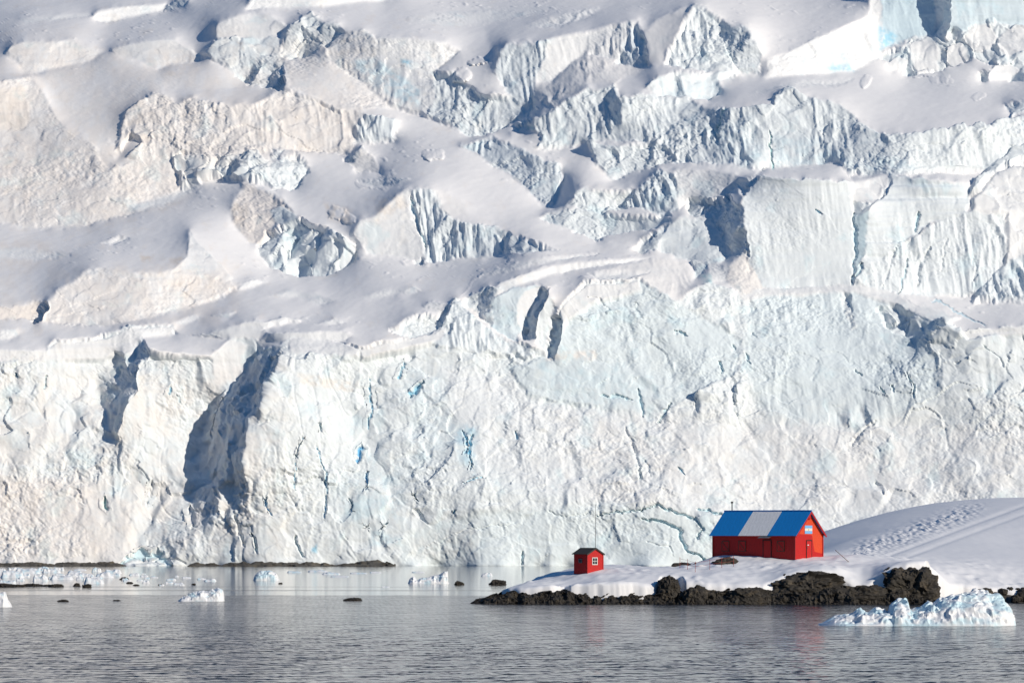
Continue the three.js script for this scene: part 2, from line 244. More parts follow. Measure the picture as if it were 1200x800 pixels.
  C('1001,250 1003,290 1000,333', 5, 4, 'ice'); C('1012,308 1006,320 999,334', 5, 4, 'ice'); C('1049,290 1042,312 1034,338', 4, 2.2); C('1066,300 1060,322 1054,343', 3.5, 2, 'ice'); C('1093,288 1080,308 1077,334', 7, 3.5); C('1110,280 1104,302 1103,320', 3, 1.6); C('1078,247 1077,258 1072,270', 5, 3.5, 'ice'); C('1100,262 1050,288', 2.5, .6); C('957,246 962,252', 5, 2.5, 'blue'); C('1142,300 1143,345', 2.5, 1);
  P('wall', '1140,236 1168,206 1188,199 1290,200 1290,356 1186,346 1180,300 1178,255 1140,249', { p: 50, y: 14, a: .5, name: 'serac' });
  P('flute', '1140,354 1175,312 1200,300 1290,300 1290,358', { p: 46, y: 4 });
  // G cliff
  P('wall', '420,259 436,256 470,226 480,221 486,228 490,262 498,292 497,304 470,301 430,296 415,272', { p: 62, y: 10, r: .25, name: 'ice_cliff' });
  P('flute', '482,222 512,222 518,232 516,242 530,256 560,263 580,270 593,290 590,299 530,304 500,306 497,292 490,262', { p: 64, y: -2, c: [.80, .85, .865], name: 'ice_cliff' });
  P('slope', '505,220 522,224 545,242 548,252 530,254 516,240', { p: 26, y: -4, f: 5 });
  P('cleft', '562,263 586,268 602,276 640,290 656,294 600,297 592,297 590,285 578,270', { f: 2, y: -70, p: 46 });
  C('481,230 486,250 497,288', 5, 1.6, 'ice'); P('cleft', '484,304 495,302 498,309 486,311', { f: 1.2 });
  T('tan', '440,235 470,228 478,240 440,262', .5, 5);
  // I block
  P('face', '268,240 284,214 300,220 330,233 345,248 322,250 320,262 304,284 292,282 276,264', { p: 48, y: 0, c: [.85, .80, .755], name: 'ice_face' });
  P('wall', '316,246 330,240 346,250 352,258 330,262 320,258', { p: 60, y: 0, c: [.8, .85, .86] });
  P('block', '302,288 312,270 335,262 352,256 380,266 416,286 417,300 400,312 386,322 340,319 318,311 306,302', { p: 60, y: 2, a: 1.8, name: 'serac' });
  P('cleft', '318,299 330,297 332,313 320,310', { f: 1.4 }); P('cleft', '352,319 358,301 362,316', { f: 1.2 }); P('cleft', '305,288 320,268 336,264 325,282 314,294', { f: 2, y: -34 });
  B(395, 250, 10, 8, 1.6); B(408, 256, 8, 7, 1.5); T('tan', '380,238 412,245 410,262 385,258', .6, 4); T('tan', '270,235 290,238 290,268 274,262', .6, 4);
  // left terraces
  P('snow', '-60,258 50,270 110,264 160,250 215,230 240,213 275,212 285,222 268,245 276,268 296,286 320,314 360,324 400,322 420,306 500,308 590,300 640,292 700,290 640,312 580,332 530,350 515,372 470,384 300,372 200,376 130,382 50,378 -60,372', { p: 16.5, y: -9, f: 4, name: 'snow_terrace' });
  P('snow', '168,276 222,269 219,283 188,283', { p: 19, y: -46, f: 1.3, w: 1 });
  P('wall', '222,270 233,285 260,310 273,326 255,332 230,319 200,320 219,300', { p: 40, y: 34, la: .1, f: 1.3, w: 1 });
  P('face', '96,323 105,317 120,316 150,321 180,321 215,317 236,319 270,330 276,338 250,351 210,363 160,376 130,381 90,381 50,377 57,352 70,338 85,330', { p: 44, y: 10, po: .12, r: .15, name: 'ice_face' });
  P('wall', '98,321 106,316 120,316 150,321 180,322 215,317 236,319 240,324 210,325 180,328 140,325 115,321', { p: 40, y: 16 });
  P('cleft', '38,376 45,360 53,351 55,358 46,376', { f: 1.2, y: -70 });
  P('face', '-60,364 10,360 40,354 49,352 38,373 -60,373', { p: 36, y: 6, c: [.84, .78, .72] });
  T('tan', '165,300 180,299 175,307 165,306', .8, 3); T('tan', '198,303 215,300 210,312 200,308', .7, 3); T('tan2', '-20,280 50,284 90,300 20,315 -20,310', .8, 8); T('tan', '195,330 240,322 265,332 215,350', .6, 8); T('tan2', '100,325 170,330 175,360 110,365', .7, 8);
  T('tan', '0,108 28,102 34,140 20,150 0,145', .55, 5); T('tan', '145,138 180,132 190,146 170,150 150,150', .7, 5); T('tan2', '0,150 110,175 210,195 210,235 120,260 0,255', .8, 15); T('tan2', '300,115 420,130 410,175 310,175', .7, 10); T('tan2', '5,55 115,55 110,75 40,82', .6, 8); T('tan2', '190,62 230,62 235,85 185,85', .8, 6); T('tan', '278,52 284,53 286,62 280,58', .7, 2);
  T('tan2', '-60,40 130,40 240,60 300,100 300,190 200,240 100,270 -60,270', .6, 30, .05); T('tan2', '130,110 430,110 430,180 300,190 130,190', .6, 15, .06); T('tan2', '-60,310 280,310 280,385 -60,385', .6, 15, .06); T('tan2', '240,30 420,40 470,130 300,120', .45, 20, .06);
  // folds on the terrace
  P('wall', '280,337 285,330 300,327 312,330 296,337', { p: 42, y: 14 }); P('wall', '318,346 340,340 370,344 392,352 352,348', { p: 34, y: 12 }); P('wall', '308,379 330,371 352,374 346,381', { p: 44, y: 10 }); P('wall', '373,380 390,372 406,375 396,381', { p: 44, y: 10 }); P('wall', '204,378 226,369 236,372 215,381', { p: 40, y: 10 }); P('wall', '-60,388 18,387 20,393 10,398 -60,398', { p: 46, y: 10 }); P('wall', '468,341 484,335 492,340 480,344', { p: 34, y: 14 }); P('wall', '250,370 275,365 268,372', { p: 38, y: 14 });
  P('snow', '430,352 465,346 480,350 440,358', { p: 11, y: -30, f: 4 }); P('snow', '330,355 400,352 420,360 350,364', { p: 18, y: 6, f: 5 });
  P('wall', '234,394 262,385 300,374 318,380 305,396 270,398', { p: 50, y: 8, name: 'ice_wall' });
  P('snow', '306,386 340,376 400,380 412,388 350,389', { p: 16.5, y: -9 });
  P('wall', '306,398 312,390 355,389 400,387 412,394 402,400 345,397 335,402', { p: 60, y: 4, name: 'ice_wall' });
  P('snow', '410,388 470,382 520,380 500,394 450,404 420,398', { p: 16.5, y: -15 });
  P('cliff', '458,388 480,371 500,364 516,374 511,386 490,393 470,394', { p: 54, y: 6, name: 'ice_cliff' });
  // arch with crevasses
  P('wall', '566,352 585,330 600,325 640,313 690,307 740,303 764,302 700,312 640,323 600,336', { p: 58, y: 4, name: 'ice_wall' });
  C('538,344 560,322 580,311 602,305', 4, -1.2);
  // ==== main front
  P('cliff', '-125,412 0,414 18,414 55,410 62,399 108,397 120,391 160,382 200,380 206,392 270,396 300,398 312,410 334,401 345,396 400,402 425,410 450,402 500,394 520,384 530,350 537,347 560,376 590,396 640,413 656,406 655,362 686,332 750,327 790,352 830,330 870,345 900,338 1000,333 1060,349 1100,371 1130,391 1160,386 1330,374 1330,690 -125,690', { p: 66, y: 4, f: 1.8, name: 'ice_front' });
  P('snow', '165,393 205,391 270,397 248,420 196,415 172,409', { p: 16.5, y: -7, f: 1.5, name: 'snow_terrace' });
  P('wall', '248,419 270,397 288,404 284,432 276,448 250,455', { p: 70, y: 22 });
  P('snow', '340,398 346,396 400,402 424,411 380,416 342,412', { p: 16, y: -7 });
  P('wall', '333,412 380,415 424,411 420,450 400,462 345,452', { p: 58, y: 10, la: .5, r: .15 });
  P('snow', '450,402 500,391 505,398 470,405 450,410', { p: 16, y: -16 });
  P('smooth', '656,362 670,346 686,332 750,328 792,353 870,400 860,440 770,486 620,462 600,430 640,414', { p: 63, y: 2, name: 'ice_front' });
  P('wall', '655,362 670,346 686,332 748,328 752,340 700,352 660,378', { p: 54, y: 8, la: .2 });
  P('popc', '560,465 620,468 700,478 770,486 860,500 960,492 1080,500 1330,500 1330,690 900,660 840,600 760,592 640,580 560,540', { p: 57, y: 6, f: 8, name: 'ice_front' });
  P('popc', '520,430 600,440 620,470 560,540 540,500 520,470', { p: 62, y: 4, f: 6 });
  P('smooth', '880,345 1000,336 1040,352 1060,390 1100,420 1100,470 1000,500 900,490 870,430', { p: 62, y: 4, fl: .12, f: 6, name: 'ice_front' });
  P('smooth', '470,640 480,625 560,602 700,592 742,592 800,597 850,636 850,690 470,690', { p: 76, y: 0, c: [.77, .84, .855], f: 4, name: 'ice_front' });
  P('smooth', '-125,560 60,560 160,590 140,690 -125,690', { p: 64, y: 4, po: .3, b: .25, f: 10, c: [.85, .845, .83] });
  P('wall', '-125,408 55,411 66,399 110,397 160,384 203,381 203,392 165,395 160,412 118,420 -125,428', { p: 58, y: 8, la: .3, name: 'ice_wall' });
  // block between the two great crevasses
  P('cliff', '168,418 196,416 248,420 252,452 275,446 262,462 240,490 224,530 245,565 190,560 140,540 130,520 146,476 158,458 152,430', { p: 70, y: 12, a: .5, name: 'serac' });
  P('cliff', '336,412 424,412 420,460 430,560 400,650 310,650 290,575 287,545 290,500 310,482 322,440', { p: 66, y: 12, a: .6, name: 'ice_front' });
  P('cleft', '113,441 128,444 135,444 138,430 132,428 134,412 144,413 142,428 150,424 155,412 162,400 169,402 168,418 156,424 156,440 163,455 150,462 145,475 141,494 132,520 126,500 124,480 115,470', { f: 1.5, y: -66, p: 68, name: 'crevasse' });
  P('cleft', '334,407 326,438 313,456 309,480 293,492 288,510 285,545 290,572 280,592 262,580 250,566 232,553 222,532 236,520 231,505 240,490 245,473 262,461 268,465 285,440 297,419 312,414 324,409', { f: 1.5, y: -64, p: 62, a: .8, name: 'crevasse' });
  C('262,470 252,490 244,506', 8, 3); C('318,420 312,440 308,458', 7, 3); C('290,490 284,515 276,530', 6, 2.5); C('262,492 245,528', 4, 1.6);
  P('block', '250,566 268,562 282,572 290,600 270,625 245,610 240,585', { p: 58, y: -8 });
  // triangular ridge and crevasses of the arch
  P('flute', '530,351 537,347 560,376 590,396 640,411 626,416 600,413 560,411 520,406 500,400 514,386', { p: 58, y: 6, f: 1.5, fl: .5, name: 'serac' });
  P('cleft', '511,382 514,362 530,350 523,366 517,380', { f: 1.3 }); P('cleft', '524,390 530,370 534,372 530,392', { f: 1.5, y: -44 });
  P('cleft', '547,347 568,336 584,335 579,350 577,382 560,367 551,357', { f: 1.4, y: -46, p: 70, name: 'crevasse' });
  P('slab', '578,350 600,336 633,334 628,345 618,366 612,386 606,399 585,389 577,381', { p: 78, y: -16, f: 1.3, c: [.76, .84, .87], name: 'serac' });
  P('wall', '605,356 615,342 633,334 626,350 616,370 612,386 606,380', { p: 70, y: 22, f: 1.2 });
  P('cleft', '634,335 645,338 638,351 628,371 626,396 613,399 612,386 618,366', { f: 1.2, y: -62 });
  P('slab', '646,345 651,360 646,376 641,396 641,413 630,401 625,391 630,366', { p: 76, y: 16, f: 1.2, name: 'serac' });
  P('cleft', '646,372 656,370 658,391 650,413 640,414 643,396', { f: 1.2, y: -60 });
  P('cleft', '809,308 830,307 826,320 815,328', { f: 1.4, y: -50 }); T('teal', '822,322 835,320 833,334 824,332', .9, 3);
  P('wall', '830,305 856,315 851,331 836,330', { p: 60, y: 12 }); P('face', '856,312 872,296 884,316 898,338 870,345 852,332', { p: 48, y: 4, c: [.85, .82, .79] });
  P('slope', '764,303 806,307 812,330 800,352 780,345 750,326 700,318', { p: 24, y: 0, fl: .15 });
  // upper right brow
  P('cleft', '988,340 996,344 998,365 1006,382 998,386 988,366', { f: 1.8, y: -36 });
  P('block', '1030,360 1045,356 1062,356 1100,376 1126,394 1120,410 1095,402 1060,392 1040,384', { p: 66, y: -14, a: 1.8, name: 'serac' });
  P('cleft', '1035,362 1042,360 1050,372 1042,378 1036,374', { f: 1.4 }); P('cleft', '1068,384 1090,388 1096,402 1080,400 1070,394', { f: 1.4 });
  P('cleft', '1048,352 1062,354 1100,376 1112,386 1106,388 1080,374', { f: 1.5, y: -30, p: 80 });
  P('wall', '1128,392 1160,386 1330,375 1330,384 1160,394 1134,400', { p: 64, y: 0, la: .3 });
  C('1094,350 1112,358 1130,370 1156,380', 4, 2.2, 'ice'); C('1152,407 1166,417 1176,431', 5, 2.2);
  C('748,455 752,468 755,486', 5, 2.4, 'ice'); C('786,473 780,480 772,493', 5, 2.4, 'ice'); P('cleft', '811,462 823,463 823,480 814,490 817,475', { f: 1.4 });
  C('733,500 740,515 746,535 752,562', 6, 2.2); C('758,540 762,560', 5, 1.8); C('794,550 800,556', 6, 2.5, 'blue'); C('866,455 862,470', 6, -2); B(868, 468, 8, 20, 1.2, 8);
  P('cleft', '983,482 996,484 996,498 988,500', { f: 1.3 }); P('cleft', '1008,478 1014,476 1024,494 1016,498', { f: 1.3 }); C('1026,492 1012,504 998,520', 5, 2); C('1064,440 1072,455 1070,468', 5, 2.6, 'ice'); C('1030,458 1036,464', 5, 2, 'ice'); C('1044,452 1048,462', 5, 2, 'ice'); C('1002,432 1008,440', 4, 1.6, 'ice');
  C('1028,562 1036,575', 6, 2); C('875,415 878,428', 4, 1.8, 'ice'); C('843,425 846,440', 5, 1.4, 'ice'); C('858,405 862,412', 4, 1.6, 'ice'); C('880,390 888,398', 4, 1.6); C('790,390 808,395', 4, 1.4, 'ice'); C('704,460 740,468', 3.5, 1.2, 'ice');
  C('690,346 705,350 715,362', 4, 1); C('745,355 752,370', 4, 1.2);
  // snowy lip of the front and folds behind it
  P('wall', '868,346 900,337 1000,332 1040,338 1062,349 1100,371 1095,377 1056,357 1000,341 900,346 872,352', { p: 42, y: 6, sn: .3, f: 2 });
  P('wall', '420,410 450,401 500,392 522,383 520,394 500,402 456,412 424,420', { p: 46, y: 10, sn: .2, f: 2 });
  P('wall', '336,402 345,396 380,399 420,410 420,416 380,416 340,411', { p: 34, y: 6, sn: .5, f: 2.5 });
  P('wall', '496,356 508,351 522,354 512,363', { p: 36, y: 12 }); P('wall', '428,347 448,341 468,340 462,345 440,350', { p: 30, y: 10 }); P('wall', '360,352 376,349 390,353 374,357', { p: 30, y: 14 });
  P('wall', '24,24 60,20 105,14 108,17 66,24 30,28', { p: 24, y: 12, f: 3 }); P('wall', '-60,296 30,292 80,300 40,304 -60,303', { p: 22, y: 12, f: 4 }); P('wall', '120,286 140,279 150,281 132,288', { p: 34, y: 14 }); P('wall', '150,240 200,228 235,216 232,222 200,238 160,248', { p: 22, y: 14, f: 4 });
  P('wall', '420,212 450,206 480,210 470,216 436,219', { p: 26, y: 8, f: 3 }); P('wall', '690,322 720,318 760,320 740,326 700,328', { p: 28, y: 8, f: 3 }); P('wall', '560,322 590,312 640,303 700,297 640,308 592,318', { p: 30, y: 8, f: 2 });
  P('wall', '1060,362 1085,356 1125,372 1110,378', { p: 24, y: 6, f: 3 }); P('wall', '880,112 930,96 1000,92 980,100 930,104', { p: 20, y: 8, f: 4 }); P('wall', '480,22 560,12 640,10 600,20 520,30', { p: 19, y: 6, f: 6 }); P('wall', '620,30 660,14 700,8 690,18 650,32', { p: 24, y: -4, f: 4, fl: .15 });
  // blue cracks of the front
  C('475,422 472,430 467,442', 4, 2, 'blue'); C('498,447 490,454 480,464', 6, 2.4, 'blue'); C('425,520 421,530 419,540', 6, 2.4, 'deep'); C('431,553 430,565 429,576', 6, 2.4, 'deep'); C('352,518 349,528 345,540', 4, 2, 'blue'); C('373,495 374,508', 5, 2, 'ice'); C('311,582 312,592 316,604', 6, 2.4, 'deep'); C('382,588 381,600 378,610', 4, 2, 'deep'); C('370,525 375,545 382,560 382,590', 2.5, 1, 'blue'); C('434,440 436,470 432,500', 3, 1, 'blue'); C('543,505 546,520 544,535', 5, 1.8, 'blue'); C('553,510 550,530 551,552', 5, 2, 'blue'); C('604,505 605,515', 5, 1.8, 'blue'); C('411,585 412,600', 5, 1.5, 'ice'); C('447,625 455,615', 6, 2, 'blue'); C('425,618 432,622', 6, 1.8, 'blue'); C('484,580 488,588', 6, 1.8, 'blue'); C('530,605 532,600', 5, 1.5, 'blue'); C('345,628 350,645 356,652', 5, 2, 'ice'); C('344,545 344,575', 2, .8, 'blue'); C('543,570 570,563', 2.5, .9, 'blue'); C('500,640 545,622 600,615', 2.5, .8); C('640,598 662,606 690,600', 3, .8);
  T('blue', '366,640 371,638 371,648 364,648', .9, 2); T('ice', '436,622 470,632 470,640 432,640', .9, 4); T('blue', '530,500 560,500 556,560 540,545', .45, 6); T('ice', '380,560 470,540 480,620 400,610', .45, 12); T('ice', '470,420 520,440 540,520 480,560', .35, 12); T('ice', '200,460 216,450 218,472 206,480', .8, 4); T('ice', '640,430 760,440 750,480 640,470', .5, 10);
  C('203,452 200,462', 4, 1.5, 'blue'); C('210,460 214,472', 3, 1, 'ice'); C('54,440 52,455', 4, 1.4, 'ice'); C('17,438 18,442', 6, 2, 'blue'); C('122,583 124,594', 7, 2.2, 'teal'); C('178,560 172,585', 4, 1.6); C('112,545 118,555', 6, 1.6); C('90,575 96,590', 5, 1.2); C('220,590 224,615', 8, 1.6); C('275,605 285,640', 7, 1.6); C('295,625 302,650', 5, 1.5, 'ice');
  T('grey', '110,590 150,570 170,620 110,640', .6, 10); T('grey', '130,600 240,610 230,650 130,650', .35, 12); T('grey', '480,630 560,612 560,655 480,655', .6, 8); T('tan2', '0,560 110,570 130,650 0,655', .6, 12); T('tan', '345,440 420,445 415,456 350,452', .5, 3); T('tan2', '640,412 700,408 700,420 640,420', .8, 3);
  T('tan2', '-60,425 330,425 330,650 -60,650', .55, 40, .05); T('tan2', '640,480 1290,480 1290,600 700,600', .3, 40, .05);
  // layered arches at the foot
  C('752,597 770,595 790,600 815,608 824,620 818,630', 5, 1.2, 'ice'); C('700,604 740,598 756,597', 4, 1, 'ice'); C('752,608 780,614 797,622 800,638 808,648 825,655', 7, 1.8, 'ice'); C('818,596 835,600 850,606', 6, 1.4, 'ice'); C('758,636 785,642 790,655', 3, .7); C('611,645 612,660', 4, 1, 'ice');
  C('138,664 150,652 168,645 184,648 196,658 204,668', 7, 2.2, 'ice'); C('196,655 215,660', 5, 1.4);
  B(168, 664, 26, 7, 2);
  // ---- integrate facing to log depth (weighted least squares, coarse to fine)
  let lev = { w: NX, h: NY, gx: ch(), gy: ch(), wt: ch() };
  for (let j = 0; j < NY; j++) for (let i = 0; i < NX; i++) {
    const k = j * NX + i, u = (X0 + i * ST - 600) / F, v = (HZ - Y0 + j * ST) / F;
    let L = Math.hypot(nX[k], nY[k], nZ[k]); const nr = Math.max(.055, (nZ[k] - nY[k] * v - nX[k] * u) / L);
    lev.gx[k] = clamp(nX[k] / L / nr, -4, 4) * ST / F; lev.gy[k] = clamp(nY[k] / L / nr, -1, 16) * ST / F;
    lev.wt[k] = 1 / (1 + Math.pow(Math.hypot(lev.gx[k] * .35, lev.gy[k]) * F / ST / 1.6, 2.1));
  }
  const levels = [lev];
  while (lev.w > 24 && lev.h > 24) {
    const a = lev, w = Math.ceil(a.w / 2), h = Math.ceil(a.h / 2), n = { w, h, gx: new Float32Array(w * h), gy: new Float32Array(w * h), wt: new Float32Array(w * h) };
    for (let j = 0; j < h; j++) for (let i = 0; i < w; i++) { let gx = 0, gy = 0, wt = 0, c = 0; for (let b = 0; b < 2; b++) for (let e = 0; e < 2; e++) { const I = i * 2 + e, J = j * 2 + b; if (I < a.w && J < a.h) { const k = J * a.w + I; gx += a.gx[k]; gy += a.gy[k]; wt += a.wt[k]; c++; } } const k = j * w + i; n.gx[k] = gx / c * 2; n.gy[k] = gy / c * 2; n.wt[k] = wt / c; }
    levels.push(lev = n);
  }
  let d = null, pw = 0, ph = 0;
  for (let l = levels.length - 1; l >= 0; l--) {
    const { w, h, gx, gy, wt } = levels[l], q = new Float32Array(w * h), bx = new Float32Array(w);
    for (let i = 0; i < w; i++) { const x = X0 + (i << l) * ST; bx[i] = Math.log(899 + 5 * noise(x * .011, 2.2, 0) + 2 * noise(x * .04, 7.2, 0)); }
    for (let j = 0; j < h; j++) for (let i = 0; i < w; i++) { const k = j * w + i; if (d) { const fx = Math.min(pw - 1.001, Math.max(0, i / 2 - .25)), fy = Math.min(ph - 1.001, Math.max(0, j / 2 - .25)), a = Math.floor(fx), b = Math.floor(fy), s = fx - a, t = fy - b; q[k] = mix(mix(d[b * pw + a], d[b * pw + a + 1], s), mix(d[b * pw + pw + a], d[b * pw + pw + a + 1], s), t); } else q[k] = bx[i] + j * (.3 / h); }
    const base = Math.max(1, 9 >> l), it = l === 0 ? 24 : l === 1 ? 60 : 260, om = 1.75;
    for (let n = 0; n < it; n++) for (let par = 0; par < 2; par++) for (let j = 0; j < h; j++) {
      if (j < base) { if (!n) for (let i = 0; i < w; i++) q[j * w + i] = bx[i]; continue; }
      for (let i = (j + par) & 1; i < w; i += 2) {
        const k = j * w + i; let s = 0, W = 0, e;
        if (i > 0) { e = Math.min(wt[k], wt[k - 1]); s += e * (q[k - 1] + (gx[k] + gx[k - 1]) * .5); W += e; }
        if (i < w - 1) { e = Math.min(wt[k], wt[k + 1]); s += e * (q[k + 1] - (gx[k] + gx[k + 1]) * .5); W += e; }
        if (j > 0) { e = Math.min(wt[k], wt[k - w]); s += e * (q[k - w] + (gy[k] + gy[k - w]) * .5); W += e; }
        if (j < h - 1) { e = Math.min(wt[k], wt[k + w]); s += e * (q[k + w] - (gy[k] + gy[k + w]) * .5); W += e; }
        q[k] += om * (s / W - q[k]);
      }
    }
    d = q; pw = w; ph = h;
  }
  // ---- cracks and blocks, then positions
  const D = ch(); for (let k = 0; k < N; k++) D[k] = Math.exp(d[k]);
  for (const [q, w, dep, ice] of cracks) { const b = bbox(q); let tot = 0; const run = [0]; for (let i = 1; i < q.length; i++) run.push(tot += Math.hypot(q[i][0] - q[i - 1][0], q[i][1] - q[i - 1][1]));
    each(b[0] - w * 2, b[1] + w * 2, b[2] - w * 2, b[3] + w * 2, (k, x0, y0) => {
      const x = x0 + warpx(x0, y0, 3), y = y0 + warpy(x0, y0, 3); let best = 1e9, at = 0;
      for (let i = 1; i < q.length; i++) { const [ax, ay] = q[i - 1], [bx, by] = q[i], dx = bx - ax, dy = by - ay, t = clamp(((x - ax) * dx + (y - ay) * dy) / (dx * dx + dy * dy || 1)), e = Math.hypot(x - ax - dx * t, y - ay - dy * t); if (e < best) { best = e; at = mix(run[i - 1], run[i], t) / tot; } }
      const ww = w * .5 * (.25 + .75 * Math.sin(Math.PI * clamp(.08 + at * .84))) ; if (best > ww * 1.7) return;
      const m = 1 - sstep(ww * .45, ww * 1.7, best); D[k] += dep * m;
      if (ice) { const c = { blue: [.30, .64, .82], deep: [.10, .45, .75], ice: [.62, .79, .85], teal: [.34, .58, .6] }[ice], a = (1 - sstep(ww * .6, ww * 1.25, best)) * .9; cR[k] = mix(cR[k], c[0], a); cG[k] = mix(cG[k], c[1], a); cB[k] = mix(cB[k], c[2], a); }
    }); }
  for (const [x, y, rx, ry, h, rot] of blobs) { const R = Math.max(rx, ry) * 1.15, co = Math.cos(rot), si = Math.sin(rot); each(x - R, x + R, y - R, y + R, (k, px, py) => { const wp = Math.min(4, rx * .35), ax = px - x + warpx(px, py, wp), ay = py - y + warpy(px, py, wp), e = Math.pow(Math.pow(Math.abs(ax * co + ay * si) / rx, 2.6) + Math.pow(Math.abs(ay * co - ax * si) / ry, 2.6), 1 / 2.6); if (e < 1) D[k] -= h * Math.sqrt(1 - e * e * e) * (1 + .3 * facet(px * .11, py * .11, x, .12)); }); }
  const pos = new Float32Array(N * 3), P0 = new Float32Array(N * 3), nrm = new Float32Array(N * 3);
  for (let j = 0; j < NY; j++) for (let i = 0; i < NX; i++) { const k = j * NX + i; P0[k * 3] = D[k] * (X0 + i * ST - 600) / F; P0[k * 3 + 1] = EYE + D[k] * (HZ - Y0 + j * ST) / F; P0[k * 3 + 2] = -D[k]; }
  const normals = (src, out, st) => { for (let j = 0; j < NY; j++) for (let i = 0; i < NX; i++) { const k = j * NX + i, l = (j * NX + Math.max(0, i - st)) * 3, r = (j * NX + Math.min(NX - 1, i + st)) * 3, b = (Math.max(0, j - st) * NX + i) * 3, t = (Math.min(NY - 1, j + st) * NX + i) * 3; const ax = src[r] - src[l], ay = src[r + 1] - src[l + 1], az = src[r + 2] - src[l + 2], bx = src[t] - src[b], by = src[t + 1] - src[b + 1], bz = src[t + 2] - src[b + 2]; let x = ay * bz - az * by, y = az * bx - ax * bz, z = ax * by - ay * bx; const L = Math.hypot(x, y, z) || 1; out[k * 3] = x / L; out[k * 3 + 1] = y / L; out[k * 3 + 2] = z / L; } };
  normals(P0, nrm, 4);
  for (let k = 0; k < N; k++) {
    const x = P0[k * 3], y = P0[k * 3 + 1], z = P0[k * 3 + 2]; let h = 0;
    const wx = 1.4 * noise(x * .21, y * .21, z * .21), wy = 1.4 * noise(x * .21 + 40, y * .21, z * .21);
    const pm = .20 + 1.3 * Math.pow(sstep(-.35, .45, fbm(x * .045, y * .065, z * .045 + 7, 3)), 1.5), pn = .15 + 1.2 * sstep(-.3, .4, fbm(x * .05 + 60, y * .07, z * .05, 3));
    if (fA[k] > .01) h += fA[k] * facet((x + wx * 1.5) * .15, (y + wy * 1.5) * .11, z * .15, .2, .42) * 1.2 + Math.min(.8, fA[k]) * (4.2 * noise(x * .034 + 5, y * .022, z * .02) + 2.0 * noise(x * .07, y * .035 + 8, z * .04)) + fA[k] * 1.5 * fbm(x * .075, y * .06, z * .075 + 50, 3, .45) + fA[k] * 1.5 * facet((x + wx * 2) * .055 + 3, (y + wy * 2) * .05, z * .055, .5, .35) + fA[k] * .35 * facet((x + wx) * .27, (y + wy) * .2 + 7, z * .27, .05, .55);
    if (fB[k] > .01) h += fB[k] * pm * (facet((x + wx * .6) * .42, (y + wy * .6) * .34, z * .42, .10) + .5 * facet(x * .95 + 9 + wx * .2, y * .8, z * .95, .12));
    if (flu[k] > .01) { const s = noise(x * .12, y * .05, z * .1); const fm = .4 + 1.1 * sstep(-.3, .4, noise(x * .09, y * .06, z * .05 + 33)); h += flu[k] * fm * (.8 - 2.2 * Math.abs(noise(x * .38 + s * .9 + y * .06, y * .045, z * .12)) + .55 * noise(x * 1.25 + s * 1.5 + y * .12, y * .13, z * .3) + .3 * noise(x * 2.9 + y * .2, y * .3, z * .8)); }
    if (rgh[k] > .01) h += rgh[k] * pn * fbm(x * .5, y * .5, z * .5, 4, .62) * 1.1;
    if (pop[k] > .01) h += pop[k] * pn * (billow(x * .62 + wx * .15, y * .55, z * .62, 3) - .3) * 1.8;
    if (snw[k] < .6) h += (1 - snw[k]) * Math.min(1, (fB[k] + flu[k] * .3 + .04) * 4) * pm * (.10 * facet(x * 1.9 + wx * .3, y * 1.6, z * 1.9, .15) + .045 * facet(x * 3.7, y * 3.2, z * 3.7, .2));
    if (fA[k] > .15) { // long running fractures that fade in and out
      const u = x * .8 + y * .5, v = y * .8 - x * .5, m1 = sstep(-.15, .3, noise(x * .04 + 80, y * .04, z * .04)), m2 = sstep(-.1, .3, noise(x * .05, y * .05 + 70, z * .05));
      const c1 = Math.abs(noise(u * .10 + .5 * wx * .1, v * .035, z * .06 + 15)), c2 = Math.abs(noise(x * .16 + wx * .05, y * .05 + 30, z * .1)), c3 = Math.abs(noise(u * .05 + 9, v * .14, z * .09));
      h -= Math.min(1, fA[k] * 1.6) * (.14 * m1 * Math.max(0, 1 - c1 / .05) + .20 * m2 * m2 * Math.max(0, 1 - c2 / .06) + .08 * (1 - m1) * Math.max(0, 1 - c3 / .04));
    }
    if (lay[k] > .01) h += lay[k] * (noise(x * .02, y * .42 + wx * .06 + x * .02, 5.5) + .6 * noise(x * .05, y * 1.1 + wx * .1 - x * .03, 9.5));
    if (snw[k] > .01) h += snw[k] * (.9 * fbm(x * .028, y * .05, z * .020, 2) + .14 * fbm(x * .12 + z * .03, y * .2, z * .06, 3) + .035 * noise(x * .5 + z * .22, y * .9, z * .12) + .016 * noise(x * 1.3 + z * .5, y * 1.6, z * .35) + .5 * sstep(.0, .35, noise(x * .05, y * .05, z * .03 + 12)) * Math.max(0, noise(x * .55, y * .6, z * .4) - .36));
    const low = sstep(0, 2.5, y); h *= .35 + .65 * low;
    pos[k * 3] = x + nrm[k * 3] * h; pos[k * 3 + 1] = y + nrm[k * 3 + 1] * h; pos[k * 3 + 2] = z + nrm[k * 3 + 2] * h;
    const g = 1 + .035 * fbm(x * .8, y * .8, z * .8, 3, .7), m = fbm(x * .05, y * .05, z * .05 + 20, 3);
    const ice = (1 - snw[k]) * sstep(.12, .42, fbm(x * .16, y * .10, z * .16 + 90, 4, .6)) * .55, dust = sstep(.1, .5, fbm(x * .3, y * .16, z * .12, 4, .65) + .35 * m) * .30 * sstep(.3, -.3, x * .004 - .1);
    cR[k] *= g * (1 - .16 * ice) * (1 - .05 * dust); cG[k] *= g * (1 - .035 * ice) * (1 - .13 * dust); cB[k] *= g * (1 - .22 * dust);
  }
  normals(pos, nrm, 1);
  // ---- parts: every field, cliff and block its own mesh, sharing edges
  const mat = new THREE.MeshStandardMaterial({ vertexColors: true, roughness: .82 });
  const tri = PART.map(() => []);
